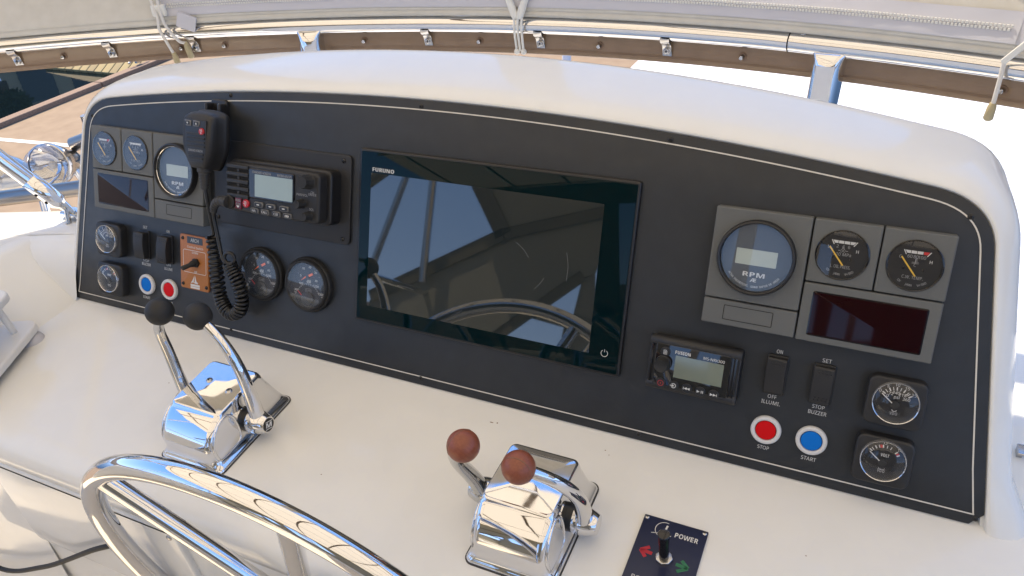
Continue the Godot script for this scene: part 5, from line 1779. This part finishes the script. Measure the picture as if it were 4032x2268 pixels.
func throttles():
	var o = thing("throttle_control", "chrome twin-lever control with black rubber balls, beside the wheel", "throttle", shl(-0.303, 0.0))
	housing(o, 1.0, 0.0002)
	for q in [[-0.016, 0.150], [0.026, 0.158]]:
		screw(o, Transform3D(Basis(Vector3.RIGHT, -PI / 2 + 0.045), Vector3(q[0], 0.0737 - (q[1] - 0.119) * 0.0450, q[1])), 0.0048, M.steel)
	lever(o, -1.0, [Vector3(-0.062, 0.024, 0.160), Vector3(-0.068, 0.060, 0.157), Vector3(-0.076, 0.110, 0.150), Vector3(-0.074, 0.150, 0.150), Vector3(-0.048, 0.190, 0.155)], [0.0095, 0.0095, 0.0094, 0.0093, 0.0092, 0.0091, 0.0090, 0.0089, 0.0088, 0.0087, 0.0086, 0.0085, 0.0084, 0.0083, 0.0082, 0.0081, 0.0080, 0.0079, 0.0078, 0.0077, 0.0076, 0.0075, 0.0074, 0.0073, 0.0072, 0.0071, 0.0070, 0.0069, 0.0068, 0.0068, 0.0067, 0.0067, 0.0066, 0.0066, 0.0065, 0.0065, 0.0065], M.rubber, 0.0184, true, false)
	var taper = []
	for i in 37: taper.append(lerpf(0.0115, 0.0062, pow(i / 36.0, 0.7)))
	lever(o, 1.0, [Vector3(0.064, 0.026, 0.160), Vector3(0.062, 0.065, 0.156), Vector3(0.052, 0.115, 0.149), Vector3(0.030, 0.155, 0.143), Vector3(0.0, 0.1815, 0.139)], taper, M.rubber, 0.0186, false, true)
	o = thing("throttle_control", "chrome twin-lever control with brown wooden balls in front of the chart display", "throttle", shl(0.1718, 0.0))
	housing(o, 1.02, -0.0036)
	lever(o, -1.0, [Vector3(-0.062, 0.024, 0.162), Vector3(-0.069, 0.060, 0.170), Vector3(-0.073, 0.105, 0.188), Vector3(-0.064, 0.140, 0.203), Vector3(-0.0435, 0.168, 0.2138)], taper, M.wood, 0.0176, true, false)
	lever(o, 1.0, [Vector3(0.064, 0.026, 0.162), Vector3(0.066, 0.060, 0.168), Vector3(0.064, 0.100, 0.182), Vector3(0.048, 0.136, 0.200), Vector3(0.0205, 0.163, 0.217)], taper, M.wood, 0.0176, false, false)

# ---------------------------------------------------------------- steering wheel
func wheel():
	var a = deg_to_rad(100.55)
	var n = Vector3(0, cos(a), sin(a))
	var e2 = Vector3(0, sin(a), -cos(a))
	var o = thing("steering_wheel", "large polished steel steering wheel in front of the console", "steering wheel", Transform3D(Basis(Vector3(1, 0, 0), e2, n), Vector3(-0.0738, -0.3167, 0.3935)))
	var pts = []
	for i in 120: pts.append(Vector3(cos(TAU * i / 120), sin(TAU * i / 120), 0) * 0.3032)
	part("rim", tube(mb(), pts, 0.0140, 28, true), M.chrome, o)
	for i in 5:
		var t = deg_to_rad(132.0 + i * 72.0 + (12 if i == 4 else 0) * 1.0)
		if i == 4: t = deg_to_rad(72.0)
		if i == 3: t = deg_to_rad(132.0 + 216.0)
		var d = Vector3(cos(t), sin(t), 0)
		part("spoke", tube(mb(), curve_pts([d * 0.03 + Vector3(0, 0, -0.012), d * 0.298], 16), 0.0115, 18), M.chrome, o)
	part("hub", lathed([Vector2(0.045, -0.055), Vector2(0.045, -0.005), Vector2(0.038, 0.006), Vector2(0.012, 0.012), Vector2(0, 0.012)], 36), M.chrome, o)
	part("shaft", lathed([Vector2(0.022, -0.12), Vector2(0.022, -0.07), Vector2(0.0, -0.07)], 24), M.steel, o)

# ---------------------------------------------------------------- bow thruster switch
func bow_thruster():
	var b = shl(0.3283, 0.0) * Transform3D(Basis(Vector3.RIGHT, -PI / 2), Vector3(0, 0, 0.1660))
	var o = thing("thruster_switch", "navy bow thruster plate with a black joystick on the shelf", "switch", b)
	part("plate", slab(rrect(0.0743, 0.1160, 0.0010, 2), 0.0, 0.0030, 0.0005), M.navy, o)
	for s in [-1, 1]:
		for t in [-1, 1]:
			screw(o, off(0.0335 * s, 0.0540 * t, 0.0030), 0.0026, M.steel)
	var z = 0.0031
	text(o, "POWER", 0.0062, 0.0158, 0.0408, z, M.print, 0.0265, 0.0, true)
	text(o, "BOWTHRUSTER", 0.0062, 0.0, -0.0270, z, M.print, 0.0560)
	var st = mb()
	ribbon(st, arc(0.0105, 75, 330, 24, Vector2(-0.0100, 0.0430)), 0.0008, z + 0.0002)
	ribbon(st, curve_pts([Vector2(-0.0235, 0.0350), Vector2(-0.0150, 0.0372), Vector2(-0.0040, 0.0395)], 10), 0.0008, z + 0.0002)
	bar2(st, Vector2(-0.0095, 0.0385), Vector2(-0.0080, 0.0500), 0.0022, z, 0.0002)
	bar2(st, Vector2(-0.0115, 0.0305), Vector2(-0.0085, 0.0318), 0.0028, z, 0.0002)
	part("dial_emblem", st, M.print, o)
	st = mb()
	bar2(st, Vector2(-0.0145, 0.0080), Vector2(-0.0275, 0.0092), 0.0042, z, 0.0002)
	bar2(st, Vector2(-0.0190, 0.0155), Vector2(-0.0282, 0.0090), 0.0040, z, 0.0002)
	bar2(st, Vector2(-0.0205, 0.0015), Vector2(-0.0282, 0.0095), 0.0040, z, 0.0002)
	part("port_arrow", st, M.redarrow, o)
	st = mb()
	bar2(st, Vector2(0.0135, 0.0040), Vector2(0.0265, 0.0030), 0.0042, z, 0.0002)
	bar2(st, Vector2(0.0185, 0.0105), Vector2(0.0272, 0.0032), 0.0040, z, 0.0002)
	bar2(st, Vector2(0.0165, -0.0045), Vector2(0.0272, 0.0028), 0.0040, z, 0.0002)
	part("starboard_arrow", st, M.greenprint, o)
	var nut = mb()
	plate(nut, circle(0.0100, 8), 0.003, 0.0075, 0.0012)
	part("collar", nut, M.steel, o, off(-0.0004, 0.0062))
	part("joystick", lathed([Vector2(0.0055, 0.0070), Vector2(0.0056, 0.030), Vector2(0.0066, 0.0485), Vector2(0.0068, 0.0500), Vector2(0.0062, 0.0508), Vector2(0, 0.0512)], 32), M.blackgloss, o, Transform3D(Basis(Vector3.RIGHT, 0.06), Vector3(-0.0004, 0.0062, 0.0)))
	for q in [[0.674, -0.425, "small steel clip on the ledge at the far right, upper one"], [0.6805, -0.13, "small steel clip on the ledge at the far right, lower one"]]:
		var c = thing("canvas_clip", q[2], "clip", shl(q[0], q[1]), "steel clips right of the hood")
		part("stem", boxed(Vector3(0, 0.003, 0), Vector3(0.006, 0.008, 0.012)), M.steel, c)
		part("head", rboxed(Vector3(0.003, 0.008, 0), Vector3(0.012, 0.003, 0.018), 0.001), M.steel, c)
